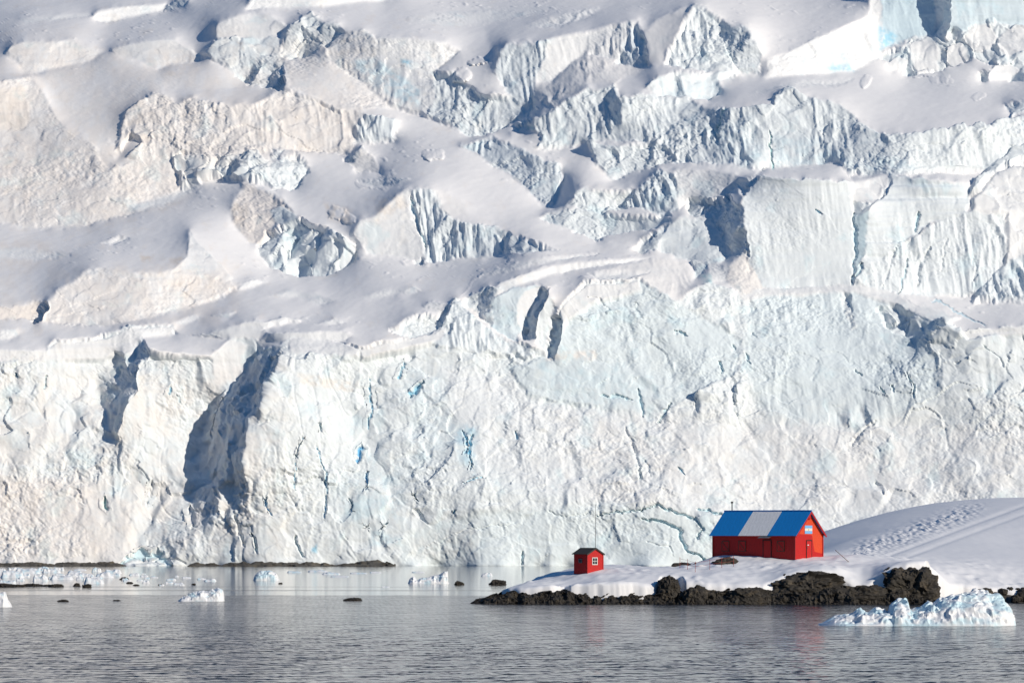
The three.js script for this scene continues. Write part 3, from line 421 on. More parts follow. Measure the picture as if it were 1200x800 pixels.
  for (let j = 0; j < NY - 1; j++) for (let i = 0; i < NX - 1; i++) { const k = j * NX + i, l = tri[pid[k]]; l.push(k, k + 1, k + NX, k + 1, k + NX + 1, k + NX); }
  PART.forEach((name, n) => { const t = tri[n]; if (t.length < 60) return; const map = new Int32Array(N).fill(-1), list = [], idx = new Uint32Array(t.length); for (let i = 0; i < t.length; i++) { const k = t[i]; if (map[k] < 0) { map[k] = list.length; list.push(k); } idx[i] = map[k]; }
    const p = new Float32Array(list.length * 3), m = new Float32Array(list.length * 3), c = new Float32Array(list.length * 3);
    list.forEach((k, i) => { for (let a = 0; a < 3; a++) { p[i * 3 + a] = pos[k * 3 + a]; m[i * 3 + a] = nrm[k * 3 + a]; } c[i * 3] = cR[k]; c[i * 3 + 1] = cG[k]; c[i * 3 + 2] = cB[k]; });
    const g = new THREE.BufferGeometry(); g.setAttribute('position', new THREE.BufferAttribute(p, 3)); g.setAttribute('normal', new THREE.BufferAttribute(m, 3)); g.setAttribute('color', new THREE.BufferAttribute(c, 3)); g.setIndex(new THREE.BufferAttribute(idx, 1)); part(glacier, name, g, mat); });
  { // the snow slopes going on above and behind
    const nx = 60, ny = 24, p = [], c = [], idx = []; const top = (NY - 1) * NX;
    for (let j = 0; j <= ny; j++) for (let i = 0; i <= nx; i++) { const k = top + Math.round(i / nx * (NX - 1)), e = j * j * 1.6, x = pos[k * 3], y = pos[k * 3 + 1], z = pos[k * 3 + 2]; const wob = j ? 6 * noise(x * .012, j * .3, 4) * Math.min(1, j / 4) : 0; p.push(x * (1 + j * .02), y + e * .62 + wob, z - e - (j ? 0 : -.3)); c.push(.86, .852, .856); }
    for (let j = 0; j < ny; j++) for (let i = 0; i < nx; i++) { const k = j * (nx + 1) + i; idx.push(k, k + 1, k + nx + 1, k + 1, k + nx + 2, k + nx + 1); }
    const g = new THREE.BufferGeometry(); g.setAttribute('position', new THREE.Float32BufferAttribute(p, 3)); g.setAttribute('color', new THREE.Float32BufferAttribute(c, 3)); g.setIndex(idx); g.computeVertexNormals(); part(glacier, 'snow_field', g, mat);
  }
  let zmin = 0, hm = 0; for (let k = 0; k < N; k++) { zmin = Math.min(zmin, pos[k * 3 + 2]); hm = Math.max(hm, pos[k * 3 + 1]); } console.log('glacier depth', zmin, 'height', hm);
}
addSetting(glacier, 'glacier', 'vast white glacier falling in terraces and crevassed ice cliffs to the water');

// ---------------------------------------------------------------- water: one sea, glassy under the ice front, lightly and then fully ruffled towards the camera
const wd = (y) => EYE * F / (y - HZ);                            // distance of the water seen at photo row y
{
  const T = 1024, SZ = 44, hx = new Float32Array(T * T), hy = new Float32Array(T * T), r = rng(11), tab = new Float32Array(4096);
  for (let i = 0; i < 4096; i++) tab[i] = Math.cos(i / 4096 * 2 * Math.PI);
  const add = (kx, ky, ph, ax, ay) => { kx = (kx * 4) | 0; ky = (ky * 4) | 0; const o = (ph * 4096) | 0; for (let j = 0; j < T; j++) { let a = (o + ky * j) | 0; for (let i = 0, k = j * T; i < T; i++, k++) { const c = tab[a & 4095]; hx[k] += c * ax; hy[k] += c * ay; a = (a + kx) | 0; } } };
  // wind waves of many lengths round one direction, a weaker cross swell, and small chop
  for (let i = 0; i < 64; i++) { const wl = .22 * Math.pow(22, r()), a = Math.PI / 2 + .25 + (r() + r() + r() - 1.5) * .9, kx = Math.round(SZ / wl * Math.cos(a)), ky = Math.round(SZ / wl * Math.sin(a)); if (!kx && !ky) continue; const am = (.4 + r()) * Math.pow(wl, .12), q = Math.hypot(kx, ky); add(kx, ky, r(), am * kx / q, am * ky / q); }
  for (let i = 0; i < 26; i++) { const wl = .3 * Math.pow(8, r()), a = r() * 6.283, kx = Math.round(SZ / wl * Math.cos(a)), ky = Math.round(SZ / wl * Math.sin(a) * .45); const am = .35 + .4 * r(); add(kx, ky, r(), am * .3, am); }
  let rms = 0; for (let i = 0; i < T * T; i++) rms += hx[i] * hx[i] + hy[i] * hy[i]; rms = Math.sqrt(rms / T / T);
  const px = new Uint8Array(T * T * 4);
  for (let j = 0; j < T; j++) for (let i = 0; i < T; i++) { const k = j * T + i, g = .7 + .3 * Math.sin(i / T * 6.283 * 3 + 2 * Math.sin(j / T * 6.283 * 2)) * Math.sin(j / T * 6.283 * 2 + 1.7 * Math.sin(i / T * 6.283 * 4 + 1)); const a = -hx[k] / rms * .5 * g, b = -hy[k] / rms * .5 * g, l = Math.hypot(a, b, 1); px[k * 4] = 127.5 + 127.5 * a / l; px[k * 4 + 1] = 127.5 + 127.5 * b / l; px[k * 4 + 2] = 127.5 + 127.5 / l; px[k * 4 + 3] = 255; }
  const nm = new THREE.DataTexture(px, T, T); nm.wrapS = nm.wrapT = THREE.RepeatWrapping; nm.magFilter = THREE.LinearFilter; nm.needsUpdate = true;
  const water = (s, ro) => new THREE.MeshPhysicalMaterial({ color: new THREE.Color().setRGB(.018, .026, .034), roughness: ro, ior: 1.33, normalMap: nm, normalScale: new THREE.Vector2(s, s) });
  const edge = (list, seed, wob) => (x) => interp(list, x) + wob * (noise(x * .045, seed, 0) + .6 * noise(x * .2, seed + 9, 0));
  const eA = edge([[-300, 20], [300, 20]], 1, 0);
  // every edge: x in metres -> distance
  const ruff = edge([[-400, 372], [-40, 366], [-8, 352], [5, 330], [40, 322], [400, 322]], 3, 5);
  const calm = edge([[-400, 486], [-45, 480], [0, 474], [30, 452], [400, 452]], 6, 4);
  const b1 = edge([[-400, 512], [400, 512]], 12, 2), b2 = edge([[-400, 524], [-60, 524], [-45, 522], [10, 519], [20, 513], [400, 512.6]], 12, 2);
  const b3 = edge([[-400, 548], [400, 548]], 17, 2), b4 = edge([[-400, 556], [-52, 556], [-20, 553], [-8, 549], [400, 548.6]], 17, 2);
  const far = edge([[-1500, 1200], [1500, 1200]], 1, 0);
  const strip = (near, fr, rows) => { const xs = []; for (let x = -1500; x < -130; x += 40) xs.push(x); for (let x = -130; x <= 130; x += .8) xs.push(x); for (let x = 140; x <= 1500; x += 40) xs.push(x); const p = [], u = [], idx = [], w = xs.length; for (let j = 0; j <= rows; j++) for (const x of xs) { const D = mix(near(x), fr(x), j / rows); p.push(x, 0, -D); u.push(x / SZ, D / SZ); } for (let j = 0; j < rows; j++) for (let i = 0; i < w - 1; i++) { const k = j * w + i; idx.push(k, k + 1, k + w, k + 1, k + w + 1, k + w); } const g = new THREE.BufferGeometry(); g.setAttribute('position', new THREE.Float32BufferAttribute(p, 3)); g.setAttribute('uv', new THREE.Float32BufferAttribute(u, 2)); g.setIndex(idx); g.computeVertexNormals(); return g; };
  const sea = new THREE.Group();
  const wR = water(.6, .10), wM = water(.5, .10), wC = water(.05, .05);
  { // the ruffled part in view is real relief: wind waves from half a metre to six metres long, dying out towards the calmer water
    const ww = [], q = rng(41); for (let i = 0; i < 44; i++) { const wl = .7 * Math.pow(4.5, Math.pow(q(), 1.8)), a = Math.PI / 2 + .2 + (q() + q() + q() - 1.5) * 1.7; ww.push([Math.cos(a) * 6.283 / wl, Math.sin(a) * 6.283 / wl, q() * 6.283, .030 * Math.pow(wl, .85) * (.4 + q()) ]); }
    const K = .146, nc = 440, nr = 660, near = 178, p = [], u = [], idx = [];
    for (let j = 0; j <= nr; j++) for (let i = 0; i <= nc; i++) { const t = j / nr, s = (i / nc * 2 - 1) * K; let D = mix(near, 340, t); for (let n = 0; n < 3; n++) D = mix(near, ruff(s * D), t); const x = s * D, e = clamp(Math.min(i, nc - i) / 14) * sstep(0, 12, D - near) * sstep(0, 1, (ruff(x) - D) / 110), gust = .82 + .25 * sstep(-.4, .4, noise(x * .045 + D * .01, D * .022, 3) + .5 * noise(x * .16, D * .07, 8)); let h = 0; if (e > 0) for (const [kx, kz, ph, am] of ww) h += am * Math.cos(kx * x + kz * D + ph); p.push(x, h * e * gust * .072, -D); u.push(x / SZ, D / SZ); }
    for (let j = 0; j < nr; j++) for (let i = 0; i < nc; i++) { const k = j * (nc + 1) + i; idx.push(k, k + 1, k + nc + 1, k + 1, k + nc + 2, k + nc + 1); }
    const mk = (P, U, I) => { const g = new THREE.BufferGeometry(); g.setAttribute('position', new THREE.Float32BufferAttribute(P, 3)); g.setAttribute('uv', new THREE.Float32BufferAttribute(U, 2)); g.setIndex(I); g.computeVertexNormals(); return g; };
    part(sea, 'ruffled_water', mk(p, u, idx), wR);
    for (const sd of [-1, 1]) { const P = [], U = [], I = []; for (let j = 0; j <= 60; j++) { const t = j / 60, s = sd * K; let D = mix(near, 340, t); for (let n = 0; n < 3; n++) D = mix(near, ruff(s * D), t); for (let i = 0; i < 2; i++) { const x = i ? sd * 1500 : s * D, d = i ? mix(near, ruff(sd * 1500), t) : D; P.push(x, 0, -d); U.push(x / SZ, d / SZ); } } for (let j = 0; j < 60; j++) { const k = j * 2; sd > 0 ? I.push(k, k + 1, k + 2, k + 1, k + 3, k + 2) : I.push(k, k + 2, k + 1, k + 1, k + 2, k + 3); } part(sea, 'ruffled_water', mk(P, U, I), wR); }
    part(sea, 'ruffled_water', strip(eA, (x) => near, 1), wR);
  }
  part(sea, 'rippled_water', strip(ruff, calm, 2), wM);
  part(sea, 'calm_water', strip(calm, b1, 1), wC);
  part(sea, 'rippled_water', strip(b1, b2, 1), wM);
  part(sea, 'calm_water', strip(b2, b3, 1), wC);
  part(sea, 'rippled_water', strip(b3, b4, 1), wM);
  part(sea, 'calm_water', strip(b4, far, 2), wC);
  addSetting(sea, 'sea', 'grey rippled sea turning glassy below the ice front');
}

// ---------------------------------------------------------------- rocky islet with its snow, hill of snow beyond
const hAt = (py, D) => EYE + (HZ - py) * D / F, xAt = (px, D) => (px - 600) * D / F;
const islandSnow = {};
{
  const raw = `590,692,419 597,689,421 615,682,424 640,672.5,431 650,670,432 672,666.5,433 660,678,425 645,682,422.5 700,663,437 620,687,418.5 645,685,418.5 662,689,419.5 672,684,418.6 700,683,418.5 740,682,418.5 770,684,419 785,675,421 800,678,420 830,682,419 855,684,418.6 880,684,418.6 895,683,419 905,678,420 920,671,420.6 950,667,420.9 978,666,421.2 920,667,422.5 950,661,424 980,660,425 1000,669,422 1015,684,419.8
    690,672,424 673,674,424.5 707,666,427 740,668,425 740,663,433 780,665,433 800,664,436 820,658,434 838,652,434 870,650,432 900,652,430 932,656.5,427 966,651,431 950,655,428 860,668,424 840,672,422 820,672,423 900,668,424 930,660,425.6 880,648,440 1000,651,429 1010,656,427 985,653,427
    1036,665,420.2 1060,658,420.8 1082,655.5,421.2 1065,659,423.5 1085,658,424.5 1100,672,427 1112,684,426.5 975,650,436 970,626,500 1000,613,525 1040,602,540 1060,600,545 1120,600,545 1200,604,545 1320,603,545 1010,640,458 1060,636,462 1100,645,452 1150,640,458 1200,640,462 1100,661,434 1150,668,434 1200,671,436 1150,684,428.5 1200,691,428.5 1130,685,427.5 1320,691,428.5 1320,640,462 1000,632,474 1040,622,480`;
  const ctl = raw.trim().split(/\s+/).map((s) => s.split(',').map(Number)).map(([a, b, D]) => [xAt(a, D), D, hAt(b, D)]);
  for (const [px, D, h] of [[970, 540, 5], [1060, 590, 7.5], [1200, 590, 8.5], [1320, 590, 8.5], [700, 445, 2], [800, 450, 2.5], [880, 458, 3], [600, 440, -.5], [560, 425, -1], [900, 480, 3], [930, 470, 4]]) ctl.push([xAt(px, D), D, h]);
  const n = ctl.length, U = (r2) => r2 > 1e-9 ? r2 * Math.log(r2) * .5 : 0, A = [];
  for (let i = 0; i < n + 3; i++) { A.push(new Float64Array(n + 4)); }
  for (let i = 0; i < n; i++) { for (let j = 0; j < n; j++) A[i][j] = U((ctl[i][0] - ctl[j][0]) ** 2 + (ctl[i][1] - ctl[j][1]) ** 2); A[i][i] += .6; A[i][n] = 1; A[i][n + 1] = ctl[i][0]; A[i][n + 2] = ctl[i][1] - 430; A[n][i] = 1; A[n + 1][i] = ctl[i][0]; A[n + 2][i] = ctl[i][1] - 430; A[i][n + 3] = ctl[i][2]; }
  const M = n + 3; for (let c = 0; c < M; c++) { let b = c; for (let r = c + 1; r < M; r++) if (Math.abs(A[r][c]) > Math.abs(A[b][c])) b = r; [A[c], A[b]] = [A[b], A[c]]; for (let r = 0; r < M; r++) if (r !== c) { const f = A[r][c] / A[c][c]; if (f) for (let k = c; k <= M; k++) A[r][k] -= f * A[c][k]; } }
  const wv = A.map((r, i) => r[M] / r[i]);
  const tps = (x, D) => { let s = wv[n] + wv[n + 1] * x + wv[n + 2] * (D - 430); for (let i = 0; i < n; i++) s += wv[i] * U((x - ctl[i][0]) ** 2 + (D - ctl[i][1]) ** 2); return s; };
  const lipD = [[560, 426], [585, 422], [597, 419.2], [615, 418.2], [645, 418], [656, 418.4], [662, 420], [668, 418.3], [690, 418], [720, 417.7], [745, 418], [768, 418.2], [776, 421], [797, 421], [804, 418.7], [830, 418.2], [850, 418.3], [870, 418], [895, 418.4], [904, 419.0], [922, 419.7], [955, 420.1], [982, 420.4], [992, 419.8], [1012, 419.2], [1026, 419.6], [1034, 419.4], [1060, 419.2], [1086, 419.8], [1091, 425], [1107, 425.8], [1130, 427.3], [1200, 427.8], [1330, 428]];
  const lip = (x, D) => { const px = 600 + x * F / D; return interp(lipD, px) + .26 * noise(x * .8, 4, 0) + .05 * noise(x * 2.2, 8, 0); };
  const snowH = (x, D) => {
    const nr = .25 + .75 * sstep(448, 434, D); let s = tps(x, D) + nr * (.20 * fbm(x * .3, D * .3, 3, 3) + .045 * noise(x * 1.1, D * .9, 5)) + nr * sstep(444, 434, D) * .25 * sstep(.05, .4, noise(x * .2, D * .25, 19)) * Math.max(0, noise(x * .9, D * .9, 23));
    const px = 600 + x * F / D, py = HZ - (s - EYE) * F / D;
    // old slide track down the hill: a strip of broken snow
    const along = clamp((px - 1000) / 150), cy = mix(650, 590, along), off = py - cy - (along > .5 ? 0 : 0), band = Math.exp(-(((px - 1000) * .37 + (py - 650)) ** 2) / 90) * sstep(985, 1010, px) * sstep(1165, 1120, px) * sstep(432, 437, D);
    s += band * (.6 * (billow(x * .9 + .5 * noise(x * .6, D * .4, 2), D * .5, 7, 4) - .25) + .24 * noise(x * 1.8, D * .9, 31)) ;
    const tr = (px - 1000) * .37 + (py - 650); s -= .10 * Math.exp(-((tr - 16) ** 2) / 4) * sstep(1010, 1030, px) * sstep(434, 438, D) + .08 * Math.exp(-((tr - 26) ** 2) / 5) * sstep(1030, 1060, px) * sstep(434, 438, D);
    const e = D - lip(x, D); if (e < .7) s -= e < 0 ? .55 + Math.min(4.5, -e * 9) : .55 * (1 - Math.sqrt(Math.max(0, 1 - (1 - e / .7) ** 2)));
    return s;
  };
  islandSnow.h = snowH;
  // grids: fine on the islet, coarser on the hill; columns follow x, rows distance
  const Ds = []; for (let D = 416.6; D < 428; D += .11) Ds.push(D); for (let D = 428; D < 452; D += .24) Ds.push(D); for (let D = 452; D < 600; D += .55) Ds.push(D);
  const grid = (x0, x1, dx, name, parent, colour) => { const p = [], c = [], idx = [], w = Math.floor((x1 - x0) / dx) + 1; for (const D of Ds) for (let i = 0; i < w; i++) { const x = x0 + i * dx, h = snowH(x, D); p.push(x, h, -D); const g = 1 + .03 * fbm(x * 2, D * 2, 3, 3); c.push(.87 * g, .862 * g, .866 * g); } for (let j = 0; j < Ds.length - 1; j++) for (let i = 0; i < w - 1; i++) { const k = j * w + i; const hs = [k, k + 1, k + w, k + w + 1].map((q) => p[q * 3 + 1]); if (Math.max(...hs) < -.6) continue; idx.push(k, k + 1, k + w, k + 1, k + w + 1, k + w); } const g = new THREE.BufferGeometry(); g.setAttribute('position', new THREE.Float32BufferAttribute(p, 3)); g.setAttribute('color', new THREE.Float32BufferAttribute(c, 3)); g.setIndex(idx); g.computeVertexNormals(); const m = new THREE.Mesh(g, new THREE.MeshStandardMaterial({ vertexColors: true, roughness: .85 })); return m; };
  addSetting(grid(-4, 84, .13), 'snow_field', 'deep snow over the dark rock islet, rising to a smooth snow hill behind the hut');
  // the rock shelf
  const rt = [[540, -.8], [548, .1], [560, .5], [580, 1.05], [600, 1.45], [640, 1.5], [656, 1.75], [664, 1.6], [680, 1.3], [730, 1.4], [770, 1.35], [800, 1.5], [830, 1.6], [860, 1.75], [900, 1.55], [930, 1.7], [960, 1.6], [985, 1.9], [1010, 1.75], [1035, 1.5], [1070, 1.3], [1094, 1], [1102, -.4], [1112, -.9]];
  const p = [], c = [], idx = [], dx = .11, x0 = -5.2, w = Math.floor(49 / dx), rows = 78;
  for (let j = 0; j < rows; j++) for (let i = 0; i < w; i++) {
    const x = x0 + i * dx, px = 600 + x * 12, t = Math.pow(j / (rows - 1), 1.7) * 8.5, top = (interp(rt, px) - .38) * (1 + .14 * noise(x * .5, 1, 3));
    const D = 416.4 + t + .5 * noise(x * .35, 2, 0) + .25 * noise(x * 1.1, 12, 0);
    let h = mix(-.7, top, Math.pow(sstep(-.2, 1.7 + .5 * noise(x * .6, 21, 0), t), .75)) + Math.max(0, t - 2) * .06;
    if (t > 6.5) h -= (t - 6.5) * 1.5;
    const q = facet(x * .75, h * .9, D * .75, .03), q2 = facet(x * 2.1, h * 2.4, D * 2.1, .04), q3 = facet(x * 4.6, h * 5, D * 4.6, .1), ro = fbm(x * 1.6, h * 1.6, D * 1.6, 3, .6), st = noise(x * .5 + h * 1.2, h * 2.2 - x * .3, D);
    const a = sstep(-.5, .5, h);
    p.push(x + .12 * q2, h + a * (.15 * q + .10 * q2 + .06 * q3 + .10 * ro + .06 * st), -(D - .34 * q - .18 * q2 - .10 * q3 - .12 * ro));
    const m = fbm(x * .8, h * 1.4, D * .8, 4, .6), li = sstep(.1, .45, fbm(x * 1.3 + 30, h * 2, D, 4, .6)); let k = .024 + .026 * m; const alg = sstep(.2, .6, noise(x * .7, h * 3, 40));
    c.push(Math.max(.01, k) * 1.2 + .040 * li, Math.max(.01, k) + .030 * li, Math.max(.01, k) * .78 + .018 * li);
  }
  for (let j = 0; j < rows - 1; j++) for (let i = 0; i < w - 1; i++) { const k = j * w + i; idx.push(k, k + 1, k + w, k + 1, k + w + 1, k + w); }
  const g = new THREE.BufferGeometry(); g.setAttribute('position', new THREE.Float32BufferAttribute(p, 3)); g.setAttribute('color', new THREE.Float32BufferAttribute(c, 3)); g.setIndex(idx); const gf = g.toNonIndexed(); gf.computeVertexNormals();
  const shelf = new THREE.Mesh(gf, new THREE.MeshStandardMaterial({ vertexColors: true, roughness: .78 }));
  addThing(shelf, 'rock_shelf', 'long low shelf of dark brown rock rising from the water under the snow and huts', 'rock');
}
const rockMat = new THREE.MeshStandardMaterial({ vertexColors: true, roughness: .8 });
function rockGeo(rx, ry, rz, seed, det = 5, tone = 1, rough = 1, sq = 1) {
  let g = new THREE.IcosahedronGeometry(1, det); const P = g.attributes.position, c = [];
  const R = Math.max(rx, ry, rz), ex = rough > 1 ? 2 : 2.8, out = [];
  for (let i = 0; i < P.count; i++) {
    let x = P.getX(i), y = P.getY(i), z = P.getZ(i); const s = seed * 13.7;
    const e = Math.pow(Math.abs(x) ** ex + Math.abs(y) ** ex + Math.abs(z) ** ex, -1 / ex);   // squarish
    x *= e; y *= e; z *= e;
    const h = 1 + rough * (sq * .16 * facet(x * 1.3 + s, y * 1.3, z * 1.3, .06) + .09 * facet(x * 3.4, y * 3.4 + s, z * 3.4, .08) + .06 * facet(x * 7.5, y * 7.5 + s, z * 7.5, .1) + .08 * fbm(x * 3, y * 3, z * 3 + s, 4, .6));
    out.push(x * rx * h, y * ry * h, z * rz * h);
    const X = x * rx, Y = y * ry, Z = z * rz, m = fbm(X * .9 + s, Y * 1.3, Z * .9, 4, .6), li = sstep(.08, .45, fbm(X * 1.4 + s, Y * 1.8 + 9, Z * 1.4, 4, .6)), k = (.026 + .028 * m) * tone;
    c.push(Math.max(.01, k) * 1.2 + .050 * li * tone, Math.max(.01, k) + .037 * li * tone, Math.max(.01, k) * .76 + .021 * li * tone);
  }
  g = new THREE.BufferGeometry(); g.setAttribute('position', new THREE.Float32BufferAttribute(out, 3)); g.setAttribute('color', new THREE.Float32BufferAttribute(c, 3)); g.computeVertexNormals(); return g;
}
function boulder(name, label, px0, px1, pyTop, pyBase, D, o = {}) {   // extent read off the photo at distance D
  const s = D / F, w = (px1 - px0) * s / 2, base = hAt(pyBase, D), top = hAt(pyTop, D), h = (top - base) / 2 * 1.02;
  const m = new THREE.Mesh(rockGeo(w * .96, h * 1.08, o.deep ?? w * .8, o.seed ?? px0, o.det ?? 14, o.tone ?? 1, o.rough ?? 1), rockMat);
  m.position.set(xAt((px0 + px1) / 2, D), base + h * .92, -D - (o.back ?? 0)); m.rotation.set(0, o.turn ?? 0, o.tilt ?? 0);
  return addThing(m, name, label, 'rock', o.group);
}
boulder('boulder', 'broad brown rock outcrop under the snow below the red hut gable', 905, 988, 671, 709, 420.4, { deep: 2.4, seed: 3, det: 22, tilt: .06, tone: 1.05 });
boulder('boulder', 'big dark boulder with a snow cap at the end of the islet', 1030, 1099, 665, 714, 420.4, { deep: 2.6, seed: 8, det: 22, tilt: -.03, tone: 1.25 });
boulder('boulder', 'low dark rock in the water line between outcrop and capped boulder', 966, 1046, 688, 719, 418.6, { deep: 1.6, seed: 12, det: 20 });
boulder('boulder', 'rounded rock knob breaking the snow edge between the two huts', 771, 796, 676, 704, 418.6, { deep: 1.2, seed: 17, det: 14 });
boulder('boulder', 'blocky dark rock at the snow edge below the fence', 800, 832, 689, 714, 417.6, { deep: 1, seed: 21, det: 14 });
boulder('boulder', 'small dark rock beside the low rock shelf under the big hut', 850, 905, 690, 716, 417.6, { deep: 1.1, seed: 25, det: 16 });
boulder('snow_rock', 'flat dark rock poking out of snow near the fence', 786, 812, 660, 671, 430, { deep: .8, seed: 31, det: 8 });
boulder('snow_rock', 'little round rock poking out of snow near the fence', 811, 824, 660.5, 671, 430, { deep: .5, seed: 33, det: 7 });
boulder('snow_rock', 'sloping brown rock poking out of snow in front of the long hut wall', 834, 866, 654, 671, 428, { deep: .9, seed: 36, det: 10, tilt: .22, tone: 1.3 });

// ---------------------------------------------------------------- huts
const box = (w, h, d, x, y, z) => { const g = new THREE.BoxGeometry(w, h, d); g.translate(x, y, z); return g; };
const merge = (l) => mergeGeometries(l.map((g) => g.index ? g.toNonIndexed() : g));
const M = {
  red: std(.58, .008, .005, .6), orange: std(.80, .072, .014, .6), trim: std(.42, .015, .012, .5),
  blue: std(.012, .26, .70, .5), white: std(.93, .925, .92, .6), offwhite: std(.72, .70, .64, .6), black: std(.015, .014, .014, .6), glass: std(.02, .025, .03, .12), roofdark: std(.05, .046, .040, .85), metal: std(.16, .16, .165, .45, { metalness: .6 }), wood: std(.11, .06, .035, .8), sky: std(.18, .42, .72, .6), gold: std(.7, .45, .08, .6), line: std(.30, .05, .04, .7),
};
for (const m of [M.red, M.orange, M.blue, M.white, M.roofdark]) { // weathered paint: fine mottling and streaks
  const T = 128, a = new Uint8Array(T * T * 4); for (let j = 0; j < T; j++) for (let i = 0; i < T; i++) { const v = clamp(.86 + .22 * fbm(i * .05, j * .02, 3, 4, .65) + .1 * noise(i * .5, j * .06, 8)); const k = (j * T + i) * 4; a[k] = a[k + 1] = a[k + 2] = 255 * v; a[k + 3] = 255; }
  const t = new THREE.DataTexture(a, T, T); t.wrapS = t.wrapT = THREE.RepeatWrapping; t.magFilter = THREE.LinearFilter; t.needsUpdate = true; m.map = t;
}
// boards side by side along x from 0 to w, up to top(x), with grooves between them
function boards(w, bw, t, topf, y0 = () => 0) { const l = [], n = Math.round(w / bw); for (let i = 0; i < n; i++) { const a = i * w / n + .006, b = (i + 1) * w / n - .006; const s = new THREE.Shape(); s.moveTo(a, y0(a)); s.lineTo(b, y0(b)); s.lineTo(b, topf(b)); const m = (a + b) / 2; if (topf(m) > Math.max(topf(a), topf(b)) + .001) s.lineTo(m, topf(m)); s.lineTo(a, topf(a)); if (topf(m) - y0(m) < .02) continue; l.push(new THREE.ExtrudeGeometry(s, { depth: t, bevelEnabled: false })); } return merge(l); }
function windowSet(parent, x, y, z, w, h, cols, rows, frameM, turn, nm = 'window') {
  const g = new THREE.Group(); g.name = nm; g.position.set(x, y, z); g.rotation.y = turn; parent.add(g);
  const f = .07; part(g, 'frame', merge([box(w, f, .06, 0, h / 2 - f / 2, .03), box(w, f, .06, 0, -h / 2 + f / 2, .03), box(f, h - 2 * f, .06, -w / 2 + f / 2, 0, .03), box(f, h - 2 * f, .06, w / 2 - f / 2, 0, .03), ...(cols > 1 ? [box(.04, h - 2 * f, .05, 0, 0, .027)] : []), ...(rows > 1 ? [box(w - 2 * f, .04, .046, 0, 0, .027)] : [])]), frameM);
  part(g, 'pane', box(w - 2 * f, h - 2 * f, .01, 0, 0, .012), M.glass); return g;
}
{ // big hut; local x along the long side (0 = gable corner towards camera, negative = away), local z out of the long wall
  const L = 10.3, W = 4.7, H = 2.75, RH = 2.25, a = 40 * Math.PI / 180;
  const hut = new THREE.Group(); const D0 = 427.2; hut.position.set(xAt(932, D0), hAt(657.5, D0), -D0); hut.rotation.y = -a + Math.PI;     // +x local points to the far end
  // axes: local +x = along the long wall away (left, back), local +z = away from camera across the hut
  hut.rotation.y = 0; const ux = new THREE.Vector3(-Math.cos(a), 0, -Math.sin(a)), uz = new THREE.Vector3(Math.sin(a), 0, -Math.cos(a)), uy = new THREE.Vector3(0, 1, 0);
  const mtx = new THREE.Matrix4().makeBasis(ux, uy, uz.clone()); // left-handed check below
  if (mtx.determinant() < 0) throw new Error('basis');
  hut.quaternion.setFromRotationMatrix(mtx);
  const y0 = -.9;
  part(hut, 'wall', (() => { const g = boards(L - .1, .2, .05, () => H, () => y0); g.translate(.05, 0, 0); return g; })(), M.red);                      // long wall facing left: z=0
  part(hut, 'wall', (() => { const g = boards(L - .1, .2, .05, () => H, () => y0); g.translate(.05, 0, W - .05); return g; })(), M.red);
  const gab = (z) => H + RH * (1 - Math.abs(z - W / 2) / (W / 2));
  // gable towards the sun, at x=0: boards run along z; newly painted red below a reach line, older orange paint above
  const reach = (z) => z < W * .62 ? mix(H + .02, H - .12, z / (W * .62)) : z < W * .70 ? mix(H - .15, .95, (z - W * .62) / (W * .08)) : mix(.95, .75, (z - W * .7) / (W * .3));
  const turnG = (g, x) => { g.rotateY(-Math.PI / 2); g.translate(x, 0, 0); return g; };
  part(hut, 'gable_wall', turnG(boards(W, .2, .05, (z) => Math.min(gab(z), reach(z)), () => y0), .05), M.red);
  const up = part(hut, 'gable_wall', turnG(boards(W, .2, .046, (z) => gab(z), (z) => reach(z)), .05), M.orange); up.userData.label = 'older orange paint on the upper gable';
  part(hut, 'gable_wall', turnG(boards(W, .2, .05, gab), L), M.red);
  part(hut, 'wall', box(L - .12, H + .8, W - .12, L / 2, H / 2 - .42, W / 2), M.red).name = 'inner_wall';
  // roof: corrugated sheets, three blue, three white, three blue on either slope
  const slope = Math.hypot(W / 2, RH), ang = Math.atan2(RH, W / 2), ov = .38, n = 9, sw = (L + .7) / n;
  const sheet = () => { const k = 14, p = [], idx = [], uv = [], len = slope + ov; for (let s = 0; s < 2; s++) for (let i = 0; i <= k; i++) for (let j = 0; j < 2; j++) { p.push(i / k * (sw - .012), (i % 2 ? .022 : 0) - s * .012, j * len); uv.push(i / k, j * 2); } const o = (k + 1) * 2; for (let i = 0; i < k; i++) { const q = i * 2; idx.push(q, q + 1, q + 2, q + 2, q + 1, q + 3, o + q, o + q + 2, o + q + 1, o + q + 2, o + q + 3, o + q + 1); } const g = new THREE.BufferGeometry(); g.setAttribute('position', new THREE.Float32BufferAttribute(p, 3)); g.setAttribute('uv', new THREE.Float32BufferAttribute(uv, 2)); g.setIndex(idx); const f = g.toNonIndexed(); f.computeVertexNormals(); return f; };
  const sg = sheet();
  for (let s = 0; s < 2; s++) for (let i = 0; i < n; i++) { const m = part(hut, 'roof_sheet', sg, i > 2 && i < 6 ? M.white : M.blue); m.rotation.set(0, 0, 0);
    // starts at the ridge and runs down to the eave
    m.position.set(-.35 + i * sw, H + RH + .05 + (i % 2) * .004, W / 2); m.rotation.order = 'YXZ'; m.rotation.x = ang; if (s === 0) { m.rotation.y = Math.PI; m.position.x += sw - .012; } }
  part(hut, 'ridge_cap', (() => { const g = new THREE.CylinderGeometry(.07, .07, L + .72, 8); g.rotateZ(Math.PI / 2); g.translate(L / 2, H + RH + .07, W / 2); return g; })(), M.blue);
